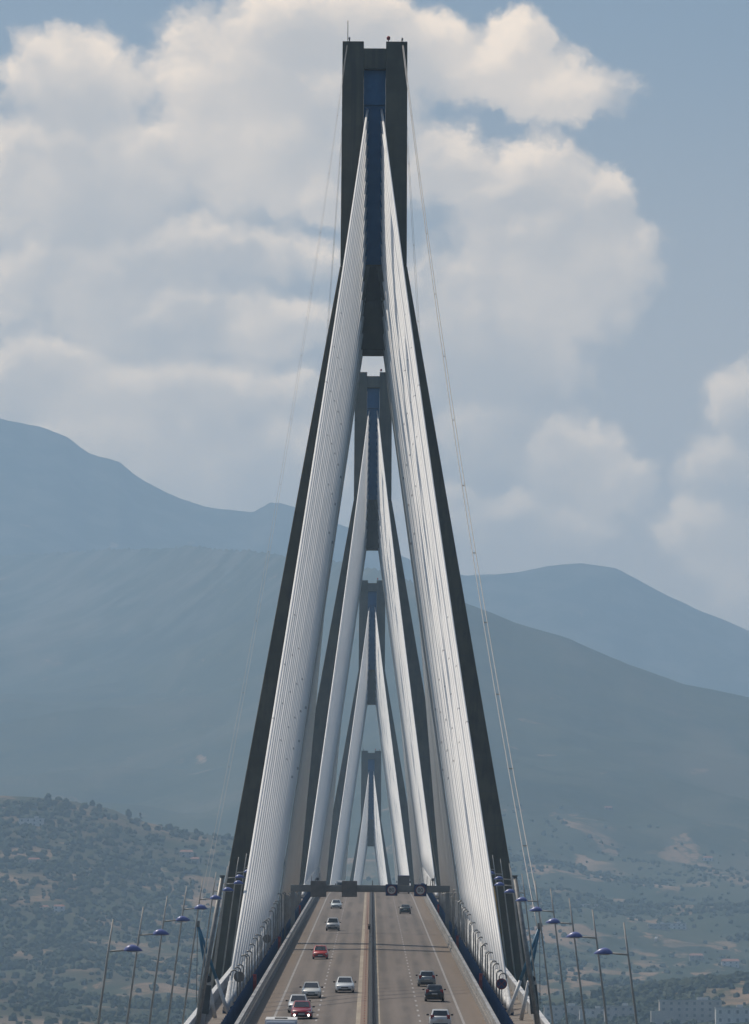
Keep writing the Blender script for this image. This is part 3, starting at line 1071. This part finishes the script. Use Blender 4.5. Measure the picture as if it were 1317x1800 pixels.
wires(1, 492.0, 'teal and white strut leaning outwards on the right deck edge', 'pale twin wire slanting from the nearest pylon top to the right deck edge')
wires(-1, 492.0, 'teal and white strut leaning outwards on the left deck edge', 'faint thin twin wire slanting from the nearest pylon top to the left deck edge')
wires(1, 972.0, 'small far strut behind the nearest pylon\'s right stays', 'faint far wire right of the nearest pylon, running away down the bridge', True)
wires(-1, 972.0, 'small far strut behind the nearest pylon\'s left stays', 'faint far wire left of the nearest pylon, running away down the bridge', True)

# ------------------------------------------------------------------ street lamps
def make_lamp():
    """Arm points to +x; origin at the foot."""
    r = empty('street_lamp')
    lean = 0.143
    MB().tube([(0, 0, -1.2), (lean*10.4, 0, 10.4), (lean*11.95, 0, 11.95)], [0.080, 0.052, 0.034], 8).build('pole', M['lampgrey'], r)
    x = lean*10.4
    MB().tube([(x, 0, 10.4), (x + 0.95, 0, 10.47)], [0.05, 0.04], 7).build('arm', M['lampgrey'], r)
    d = MB()
    n = 14
    vs, fs = [], []
    L0, L1 = x + 0.76, x + 1.66
    ns = 9
    for i in range(ns):
        t = i/(ns-1)
        wd = 0.25*math.sin(math.pi*min(1, 0.06 + 0.94*t**0.8))**0.6 if 0 < t < 1 else 0.05
        hh = 0.32*math.sin(math.pi*(0.05 + 0.92*t)**0.85)**0.8
        for k in range(n):
            a = math.pi*k/(n-1)
            vs.append((L0 + (L1-L0)*t, wd*math.cos(a), 10.42 + max(0.02, hh)*math.sin(a)))
    for i in range(ns-1):
        for k in range(n-1):
            fs.append((i*n+k, i*n+k+1, (i+1)*n+k+1, (i+1)*n+k))
        fs.append(((i+1)*n, (i+1)*n+n-1, i*n+n-1, i*n))
    fs.append(tuple(range(n))[::-1])
    fs.append(tuple((ns-1)*n+k for k in range(n)))
    d.add(vs, fs, 0, True)
    hd = d.build('lamp_head', M['violet'], r)
    MB().box((x + 1.2, 0, 10.40), (0.6, 0.34, 0.05)).build('lamp_lens', M['lens'], hd)
    return r


proto = make_lamp()
first = True
for s in (-1, 1):
    for k in range(14):
        d = 292 + 38.7*k
        lat = 14.0 if k < 7 else 14.75
        if s > 0 and k == 0:
            lat = 14.1
        o = proto if first else copy_tree(proto)
        first = False
        o.location = (s*lat, d, deck_z(d))
        o.rotation_euler = (0, 0, 0 if s < 0 else math.pi)
        side = 'left' if s < 0 else 'right'
        if k < 10:
            lab = f'{"" if k == 0 else ""}leaning grey street lamp with violet dome, {ORD[k]} of the {side} row from the viewer'
        else:
            lab = f'small street lamp by the pylon stays, {ORD[k]} of the {side} row from the viewer'
        tag(o, lab, 'street lamp', 'street lamps along the deck edges')

# thicker plain masts among the lamps
for s, px, lab in ((-1, 391, 'thick flat-topped grey mast among the left lamps, without a lamp'), (1, 905, 'thick flat-topped grey mast among the right lamps, without a lamp')):
    d = 452.0
    tp = at(px, 1540, d)
    b_ = Vector((s*12.95, d, deck_z(d) - 0.3))
    t = empty('steel_mast', b_)
    tag(t, lab, 'mast')
    v_ = tp - b_
    MB().tube([(0, 0, 0), v_], [0.21, 0.17], 10).build('pole', M['galv'], t)
    MB().box(v_, (0.40, 0.40, 0.10)).build('cap', M['galv'], t)

# dark equipment cabinets on the deck edge
for s, px, lab in ((-1, 359, 'tall dark equipment cabinet with a horn on top, left deck edge'), (1, 941, 'tall dark equipment cabinet with a horn on top, right deck edge')):
    d = 470.0
    p = at(px, 1783, d)
    t = empty('equipment_cabinet', (p.x, d, p.z))
    tag(t, lab, 'cabinet')
    rot = Matrix.Rotation(-s*0.10, 3, 'Y')
    MB().box(rot @ Vector((0, 0, 1.15)), (0.66, 0.5, 2.25), rot=rot).build('body', M['cabinet'], t, bevel=0.03)
    MB().box(rot @ Vector((0, 0, 2.40)), (0.5, 0.4, 0.22), rot=rot).build('bracket', M['parapet'], t)
    MB().tube([rot @ Vector((0, -0.32, 2.72)), rot @ Vector((0, 0.25, 2.72))], [0.27, 0.14], 12).build('horn', M['black'], t)
    MB().box(rot @ Vector((s*0.1, 0, -1.0)), (0.45, 0.4, 2.0), rot=rot).build('foot', M['parapet'], t)

# ------------------------------------------------------------------ sign gantry over the road
GD = 800.0
gz = at(652, 1569, GD).z
gx0, gx1 = at(511, 1562, GD).x, at(791, 1565, GD).x
g = empty('sign_gantry', (0, GD, deck_z(GD)))
tag(g, 'grey steel sign gantry spanning both carriageways', 'gantry')
z0 = gz - deck_z(GD)
bm = MB().box(((gx0+gx1)/2, 0, z0 + 0.5), (gx1 - gx0, 0.8, 0.9))
bm.box(((gx0+gx1)/2, -0.43, z0 + 0.5), (gx1 - gx0 - 0.3, 0.06, 0.5))
bm.build('beam', M['gantry'], g, bevel=0.03)
for px in (515, 787):
    x = at(px, 1590, GD).x
    MB().box((x, 0, z0/2 - 0.1), (0.55, 0.6, z0 + 0.2)).build('leg', M['gantry'], g, bevel=0.03)
for px in (554, 757):
    c = at(px, 1553, GD)
    m_ = MB()
    for j, hh in enumerate((1.3, 0.9, 1.6)):
        m_.tube([(c.x - 0.5 + 0.5*j, 0, z0 + 0.9), (c.x - 0.45 + 0.5*j, 0, z0 + 0.9 + hh)], 0.05, 6)
    m_.tube([(c.x + 0.3, 0, z0 + 0.9), (c.x + 0.3, 0, z0 + 1.7)], 0.09, 6).box((c.x + 0.3, 0, z0 + 1.75), (0.34, 0.34, 0.34))
    m_.build('antenna', M['clamp'], g)
m_ = MB().tube([(at(655, 1553, GD).x, 0, z0 + 0.9), (at(655, 1553, GD).x, 0, z0 + 1.6)], 0.06, 6).build('antenna', M['clamp'], g)


def sign_panel(x0, x1, y0, y1, label, lit):
    a, b = at(x0, y1, GD), at(x1, y0, GD)
    w_, h_ = b.x - a.x, b.z - a.z
    t = empty('message_sign', ((a.x+b.x)/2, GD - 0.62, (a.z+b.z)/2))
    tag(t, label, 'sign', 'signs hung on the gantry')
    dep = 0.36 if lit else 0.5
    MB().box((0, 0, 0), (w_, dep, h_)).build('case', M['signblue' if lit else 'signback'], t, bevel=0.03)
    if lit:
        r_ = w_*0.40
        rg = Matrix.Rotation(math.pi/2, 3, 'X')
        disc = MB()
        n = 28
        def ring_(ra, rb, y, mi):
            vs = []
            for k in range(n):
                an = 2*math.pi*k/n
                vs += [(ra*math.cos(an), y, ra*math.sin(an)), (rb*math.cos(an), y, rb*math.sin(an))]
            fs = [(2*k, 2*k+1, 2*((k+1) % n)+1, 2*((k+1) % n)) for k in range(n)]
            disc.add(vs, fs, mi)
        ring_(0.0001, r_*0.82, -dep/2 - 0.012, 0)
        ring_(r_*0.82, r_, -dep/2 - 0.016, 1)
        disc.build('speed_disc', [M['signface'], M['signringred']], t)
        num = bpy.data.curves.new('speed_number', 'FONT')
        num.body = '80'
        num.size = r_*1.15
        num.align_x, num.align_y = 'CENTER', 'CENTER'
        num.extrude = 0.01
        num.materials.append(M['signblack'])
        tmp = bpy.data.objects.new('speed_text', num)
        COL.objects.link(tmp)
        bpy.context.view_layer.update()
        nme = bpy.data.meshes.new_from_object(tmp.evaluated_get(bpy.context.evaluated_depsgraph_get()))
        bpy.data.objects.remove(tmp)
        no = bpy.data.objects.new('speed_number', nme)
        COL.objects.link(no)
        no.parent = t
        no.location = (0, -dep/2 - 0.03, 0)
        no.rotation_euler = (math.pi/2, 0, 0)
    else:
        for j in (-1, 1):
            MB().box((0, -dep/2 - 0.03, j*h_*0.2), (w_*0.96, 0.07, 0.06)).build('stiffener', M['signback'], t)
    return t


M['signringred'] = mat('sign_ring_red', (0.20, 0.03, 0.035), 0.5)
sign_panel(546, 574, 1549, 1577, 'brown-grey back of the left message board on the gantry', False)
sign_panel(601, 628, 1549, 1577, 'brown-grey back of the message board left of the gantry centre', False)
sign_panel(678, 699, 1555, 1575, 'blue speed limit 80 sign over the inner right lane', True)
sign_panel(728, 750, 1555, 1576, 'blue speed limit 80 sign over the outer right lane', True)

# ------------------------------------------------------------------ small roadside things
def no_stopping_sign(s, d, label, face):
    t = empty('round_sign', (s*10.95, d, deck_z(d)))
    tag(t, label, 'road sign', 'round road signs beside the fence')
    MB().tube([(0, 0.06, 0), (0, 0.06, 2.9)], 0.05, 7).build('pole', M['galv'], t)
    n = 28
    dsc = MB()
    vs = [(0.46*math.cos(2*math.pi*k/n), 0, 2.75 + 0.46*math.sin(2*math.pi*k/n)) for k in range(n)] + [(0.46*math.cos(2*math.pi*k/n), -0.03, 2.75 + 0.46*math.sin(2*math.pi*k/n)) for k in range(n)]
    dsc.add(vs, [tuple(range(n))[::-1], tuple(range(n, 2*n))] + [(k, (k+1) % n, n+(k+1) % n, n+k) for k in range(n)])
    dsc.build('disc', M['signringred' if face else 'signback'], t)
    if face:
        f_ = MB()
        vs = [(0.37*math.cos(2*math.pi*k/n), -0.036, 2.75 + 0.37*math.sin(2*math.pi*k/n)) for k in range(n)]
        f_.add(vs, [tuple(range(n))])
        f_.build('blue_face', M['signblue'], t)
        c = MB()
        for a in (45, -45):
            c.box((0, -0.044, 2.75), (0.74, 0.008, 0.06), rot=Matrix.Rotation(R(a), 3, 'Y'))
        c.build('red_cross', M['signringred'], t)


no_stopping_sign(1, 497.0, 'round dark blue no-stopping sign with red rim by the right stays', True)
no_stopping_sign(-1, 512.0, 'grey back of a round sign by the lowest left stay', False)
no_stopping_sign(-1, 648.0, 'grey back of a round sign farther along the left fence', False)

REDS = [(-1, 553, 'red emergency post nearest on the left fence'), (1, 560, 'red emergency post nearest on the right fence'),
        (-1, 700, 'red emergency post halfway along the left fence'), (1, 712, 'red emergency post halfway along the right fence'),
        (-1, 900, 'farthest red emergency post on the left, near the crest'), (1, 915, 'farthest red emergency post on the right, near the crest')]
for s, d, lab in REDS:
    t = empty('emergency_post', (s*10.42, d, deck_z(d)))
    tag(t, lab, 'emergency post', 'red emergency posts along the road')
    MB().box((0, 0, 0.9), (0.34, 0.4, 1.7)).build('body', M['red'], t, bevel=0.03)
    MB().box((0, -0.21, 1.3), (0.22, 0.03, 0.34)).build('door', M['stud'], t)

t = empty('camera_post', (0.1, 752.0, deck_z(752.0)))
tag(t, 'small grey box on a post on the median near the pylon shadow', 'camera post')
MB().tube([(0, 0, 0), (0, 0, 1.5)], 0.06, 7).build('pole', M['galv'], t)
MB().box((-0.12, 0, 1.75), (0.3, 0.35, 0.5)).build('box', M['black'], t, bevel=0.02)
MB().box((-0.12, -0.2, 2.1), (0.36, 0.5, 0.12)).build('hood', M['galv'], t)

# ------------------------------------------------------------------ vehicles
def paint(name, col, metal=0.0):
    return mat('paint_' + name, col, 0.32, metal, coat=0.6, col2=tuple(c*0.93 for c in col), scale=3.0)


def loft(stations, mi=0):
    """Car body from stations (y, half width, z low, z high)."""
    m_ = MB()
    vs, fs = [], []
    n = 10
    for y, hw, zl, zh in stations:
        dz = zh - zl
        sec = [(-hw*0.90, zl), (-hw*0.98, zl + dz*0.14), (-hw, zl + dz*0.45), (-hw*0.97, zl + dz*0.80), (-hw*0.86, zh),
               (hw*0.86, zh), (hw*0.97, zl + dz*0.80), (hw, zl + dz*0.45), (hw*0.98, zl + dz*0.14), (hw*0.90, zl)]
        vs += [(x, y, z) for x, z in sec]
    for i in range(len(stations)-1):
        for k in range(n):
            k2 = (k+1) % n
            fs.append((i*n+k, (i+1)*n+k, (i+1)*n+k2, i*n+k2))
    fs.append(tuple(range(n)))
    fs.append(tuple((len(stations)-1)*n+k for k in range(n))[::-1])
    m_.add(vs, fs, mi, True)
    return m_


CARS = {
    'sedan': dict(L=4.45, W=1.74, body=[(2.22, .62, .30, .62), (2.12, .78, .22, .72), (1.75, .85, .20, .80), (0.9, .87, .19, .95), (-0.2, .87, .19, .97), (-1.3, .87, .20, .99), (-2.0, .83, .24, .98), (-2.2, .72, .32, .90)],
                  belt=.94, roof=1.43, b=(1.05, -1.65), t=(0.30, -0.95)),
    'hatch': dict(L=3.95, W=1.72, body=[(1.98, .60, .30, .64), (1.88, .77, .22, .74), (1.5, .84, .20, .84), (0.8, .86, .19, .97), (-0.4, .86, .19, .99), (-1.4, .86, .20, 1.02), (-1.85, .82, .24, 1.0), (-1.97, .74, .32, .92)],
                  belt=.96, roof=1.48, b=(1.0, -1.86), t=(0.25, -1.45)),
    'suv': dict(L=4.3, W=1.82, body=[(2.15, .66, .42, .84), (2.05, .84, .34, .96), (1.7, .89, .30, 1.04), (0.9, .91, .29, 1.12), (-0.4, .91, .29, 1.14), (-1.5, .91, .30, 1.16), (-2.0, .87, .34, 1.15), (-2.14, .80, .42, 1.05)],
                belt=1.10, roof=1.72, b=(0.95, -2.02), t=(0.35, -1.75)),
}


def car(kind, px, py, col, label, away=False, metal=0.0, lit=False, name=None, roof_col=None):
    c = CARS[kind]
    # follow the road to the spot where the tyres stand in the photo
    best = min(frange(380, 1400, 1.0), key=lambda d: abs(at(px, py, d).z - (deck_z(d) + crown_z(4))) / d)
    # the crest gives a second, hidden solution: take the nearer one
    for d in frange(380, 1400, 1.0):
        if at(px, py, d).z <= deck_z(d) + crown_z(4):
            best = d
            break
    d = best + (0 if not away else 0)
    x = at(px, py, d).x
    ctr = d + c['L']/2
    tilt = math.atan((deck_z(ctr + 2) - deck_z(ctr - 2))/4)
    root = empty(name or 'car', (x, ctr, deck_z(ctr) + crown_z(x) + 0.03))
    root.rotation_euler = (tilt, 0, 0) if away else (-tilt, 0, math.pi)
    tag(root, label, 'car', 'cars driving over the bridge')
    P_ = paint(label.split()[0], col, metal)
    body = loft(c['body'])
    # cabin frame
    hb, ht = c['W']/2*0.90, c['W']/2*0.70
    (yb0, yb1), (yt0, yt1), zb, zr = c['b'], c['t'], c['belt'] - 0.03, c['roof']
    cabin = MB()
    cabin.hexa([(-hb, yb1, zb), (hb, yb1, zb), (hb, yb0, zb), (-hb, yb0, zb)], [(-ht, yt1, zr), (ht, yt1, zr), (ht, yt0, zr), (-ht, yt0, zr)])
    bo = body.build('body', P_, root)
    co = cabin.build('cabin', P_, root, bevel=0.09)

    def pane(nm, q4, push, parent=co):
        q4 = [Vector(p_) for p_ in q4]
        ctr_ = sum(q4, Vector())/4
        nrm = (q4[1]-q4[0]).cross(q4[3]-q4[0]).normalized()
        if nrm.dot(ctr_ - Vector((0, (yt0+yt1)/2, (zb+zr)/2 - 0.3))) < 0:
            nrm = -nrm
        outer = [p_ + nrm*push for p_ in q4]
        inner = [p_ - nrm*0.05 for p_ in q4]
        MB().hexa(inner, outer).build(nm, M['glass'], parent)

    def lerp(a, b, t_):
        return tuple(a[k] + (b[k]-a[k])*t_ for k in range(3))
    def inset(a, b, c_, d_, l, r, bt, tp):
        # a,b bottom; d,c top
        la, lb = lerp(a, b, l), lerp(a, b, 1-r)
        ld, lc = lerp(d_, c_, l), lerp(d_, c_, 1-r)
        return [lerp(la, ld, bt), lerp(lb, lc, bt), lerp(lb, lc, 1-tp), lerp(la, ld, 1-tp)]
    pane('windscreen', inset((-hb, yb0, zb), (hb, yb0, zb), (ht, yt0, zr), (-ht, yt0, zr), .07, .07, .08, .10), 0.012)
    pane('rear_window', inset((hb, yb1, zb), (-hb, yb1, zb), (-ht, yt1, zr), (ht, yt1, zr), .09, .09, .14, .12), 0.012)
    for s in (-1, 1):
        A, B = (s*hb, yb0, zb), (s*hb, yb1, zb)
        C_, D_ = (s*ht, yt1, zr), (s*ht, yt0, zr)
        pane('side_window', inset(A, B, C_, D_, .08, .53, .10, .12), 0.012)
        pane('side_window', inset(A, B, C_, D_, .51, .10, .10, .12), 0.012)
    yf, yr = c['body'][0][0], c['body'][-1][0]
    hw = c['W']/2
    zf = (c['body'][1][2] + c['body'][1][3])/2
    for s in (-1, 1):
        MB().box((s*hw*0.66, yf - 0.13, zf + 0.13), (0.36, 0.22, 0.15)).build('headlight', M['lampglass'], root, bevel=0.04)
        if lit:
            MB().lathe([(0.01, 0.0), (0.085, 0.0), (0.085, 0.03), (0.01, 0.04)], 12).build('lit_lamp', M['lit'], root, loc=(s*hw*0.66, yf + 0.02, zf - 0.12), rot=(-math.pi/2, 0, 0))
        zt_ = c['body'][-2][3] - (0.20 if kind == 'sedan' else 0.08)
        MB().box((s*hw*0.74, yr + 0.12, zt_), (0.26, 0.24, 0.17 if kind == 'sedan' else 0.34)).build('tail_light', M['tail'], root, bevel=0.03)
        MB().box((s*(hw + 0.10), yb0 - 0.22, zb + 0.08), (0.2, 0.12, 0.13)).build('side_mirror', M['black'] if col[0] < 0.3 or kind == 'suv' else M['black'], root, bevel=0.03)
        for wy in (c['L']*0.30, -c['L']*0.29):
            rw_ = 0.31 if kind != 'suv' else 0.36
            wo_ = MB().tube([(s*(hw - 0.21), wy, rw_), (s*(hw - 0.20), wy, rw_), (s*(hw - 0.01), wy, rw_), (s*(hw + 0.005), wy, rw_)], [rw_*0.9, rw_, rw_, rw_*0.9], 18).build('wheel', M['tyre'], root)
            MB().tube([(s*(hw), wy, rw_), (s*(hw + 0.015), wy, rw_)], [rw_*0.62, rw_*0.58], 14).build('rim', M['rim'], wo_)
    zl = c['body'][0][2]
    MB().box((0, yf - 0.02, zl + 0.03), (hw*1.35, 0.12, 0.15)).build('front_grille', M['black'], root, bevel=0.02)
    MB().box((0, yf - 0.04, zf + 0.05), (hw*0.75, 0.12, 0.10)).build('upper_grille', M['black'], root, bevel=0.02)
    MB().box((0, yf + 0.045, zl + 0.13), (0.5, 0.03, 0.11)).build('front_plate', M['plate'], root)
    MB().box((0, yr + 0.02, c['body'][-1][2] + 0.02), (hw*1.4, 0.14, 0.18)).build('rear_bumper', M['black'], root, bevel=0.03)
    MB().box((0, yr - 0.02, c['body'][-1][3] - 0.20), (0.5, 0.06, 0.11)).build('rear_plate', M['plate'], root)
    MB().box((0, 0, 0.24), (hw*1.5, c['L']*0.8, 0.14)).build('underbody', M['black'], root)
    if kind == 'suv':
        for s in (-1, 1):
            MB().tube([(s*ht*0.92, yt0 - 0.1, zr + 0.05), (s*ht*0.92, yt1 + 0.1, zr + 0.05)], 0.025, 6).build('roof_rail', M['black'], root)
    return root


car('sedan', 591, 1598, (0.60, 0.64, 0.62), 'pale silver sedan coming towards us nearest the crest, left lanes', metal=0.2)
car('suv', 585, 1637, (0.45, 0.46, 0.46), 'silver off-road car with dark windscreen coming towards us before the gantry', metal=0.3)
car('hatch', 563, 1687, (0.50, 0.038, 0.026), 'bright red hatchback crossing the shadow lines in the left outer lane')
car('sedan', 547, 1756, (0.70, 0.70, 0.64), 'cream white sedan coming towards us in the left outer lane')
car('sedan', 606, 1747.5, (0.68, 0.71, 0.71), 'white sedan alone in the inner lane coming towards us')
car('hatch', 524, 1782, (0.62, 0.64, 0.64), 'silver hatchback half hidden behind the dark red car')
car('sedan', 530, 1793, (0.30, 0.012, 0.022), 'dark red sedan with headlights on in the left outer lane', lit=True)
car('sedan', 712.5, 1607, (0.035, 0.060, 0.052), 'small dark green sedan driving away near the gantry', away=True)
car('hatch', 750.5, 1735, (0.26, 0.29, 0.30), 'grey hatchback driving away, just ahead of the black one', away=True, metal=0.5)
car('hatch', 764, 1761.5, (0.012, 0.012, 0.014), 'black hatchback driving away on the right carriageway', away=True)
car('hatch', 774, 1809, (0.66, 0.68, 0.68), 'white hatchback driving away, cut off by the bottom edge', away=True)


def big_vehicle(d, px, w_, h_, L_, away, label, cat, name, body_col, roof_mat, cab_glass=True):
    x = at(px, 1700, d).x
    root = empty(name, (x, d + L_/2, deck_z(d + L_/2) + crown_z(x) + 0.03))
    tilt = math.atan(GRADE)
    root.rotation_euler = (tilt, 0, 0) if away else (-tilt, 0, math.pi)
    tag(root, label, cat)
    P_ = paint(label.split()[0] + '_big', body_col)
    y1 = L_/2
    MB().box((0, -0.8 if L_ > 6 else -0.3, 0.55 + (h_-0.55)/2), (w_, L_ - (1.7 if L_ > 6 else 0.7), h_ - 0.55)).build('cargo_box', P_, root, bevel=0.05)
    MB().box((0, -0.8 if L_ > 6 else -0.3, h_ + 0.03), (w_*0.99, L_ - (1.8 if L_ > 6 else 0.8), 0.10)).build('roof', roof_mat, root, bevel=0.03)
    cab_l = 1.6
    hc = h_*(0.88 if L_ > 6 else 0.97)
    cb = MB().hexa([(-w_*.48, y1 - cab_l, 0.5), (w_*.48, y1 - cab_l, 0.5), (w_*.48, y1, 0.5), (-w_*.48, y1, 0.5)], [(-w_*.46, y1 - cab_l, hc), (w_*.46, y1 - cab_l, hc), (w_*.45, y1 - 0.35, hc), (-w_*.45, y1 - 0.35, hc)])
    cb = cb.build('cab', P_, root, bevel=0.06)
    g0, g1 = 0.5 + (hc-0.5)*0.55, 0.5 + (hc-0.5)*0.90
    f = lambda z: y1 - 0.35*(z - 0.5)/(hc - 0.5) + 0.012
    MB().hexa([(-w_*.40, f(g0)-.05, g0), (w_*.40, f(g0)-.05, g0), (w_*.40, f(g0), g0), (-w_*.40, f(g0), g0)], [(-w_*.40, f(g1)-.05, g1), (w_*.40, f(g1)-.05, g1), (w_*.40, f(g1), g1), (-w_*.40, f(g1), g1)]).build('windscreen', M['glass'], cb)
    for s in (-1, 1):
        MB().box((s*w_*.38, y1 - 0.02, 0.85), (0.34, 0.12, 0.2)).build('headlight', M['lampglass'], root, bevel=0.03)
        MB().box((s*w_*.42, -L_/2 + 0.06, 0.9), (0.22, 0.08, 0.3)).build('tail_light', M['tail'], root)
        MB().box((s*(w_*.5 + 0.14), y1 - 0.5, hc*0.72), (0.18, 0.12, 0.4)).build('side_mirror', M['black'], root)
        for wy in (y1 - 1.0, -L_/2 + 1.1):
            wo_ = MB().tube([(s*(w_/2 - 0.30), wy, 0.42), (s*(w_/2 - 0.02), wy, 0.42)], 0.42, 18).build('wheel', M['tyre'], root)
            MB().tube([(s*(w_/2 - 0.02), wy, 0.42), (s*(w_/2 + 0.0), wy, 0.42)], [0.24, 0.22], 12).build('rim', M['rim'], wo_)
    MB().box((0, 0, 0.48), (w_*0.85, L_*0.92, 0.22)).build('chassis', M['black'], root)
    MB().box((0, -L_/2 + 0.03, 0.65), (w_*0.9, 0.10, 0.35)).build('rear_bumper', M['black'], root)
    return root


bv = big_vehicle(424.0, 494.5, 2.25, 2.42, 5.6, False, 'pale blue-grey van whose roof just enters the bottom edge', 'van', 'delivery_van', (0.52, 0.56, 0.62), M['white'])
rk = MB().box((0, 1.0, 2.55), (0.9, 0.3, 0.08)).build('roof_rack', M['black'], bv)
big_vehicle(1150.0, 709, 2.3, 3.35, 8.5, True, 'grey lorry with dark blue roof edge driving over the crest behind the gantry', 'lorry', 'lorry', (0.085, 0.08, 0.078), M['signblue'])
big_vehicle(1180.0, 599, 1.9, 2.1, 4.6, False, 'white van at the crest, half hidden by a gantry board', 'van', 'delivery_van', (0.70, 0.71, 0.70), M['white'])

# ------------------------------------------------------------------ air
hz = MB().box((0, 10700, 1010), (42000, 22400, 2120)).build('haze', bpy.data.materials.new('haze_air'))
tag(hz, 'blue summer haze filling the air over the strait', kind='stuff')
hm = hz.data.materials[0]
hm.use_nodes = True
ht_ = hm.node_tree
ht_.nodes.clear()
pv = ht_.nodes.new('ShaderNodeVolumePrincipled')
HAZE_D = 9.3e-5
pv.inputs['Color'].default_value = (0.55, 0.775, 1.0, 1)
pv.inputs['Density'].default_value = HAZE_D
pv.inputs['Anisotropy'].default_value = 0.2
ho = ht_.nodes.new('ShaderNodeOutputMaterial')
ht_.links.new(pv.outputs[0], ho.inputs['Volume'])
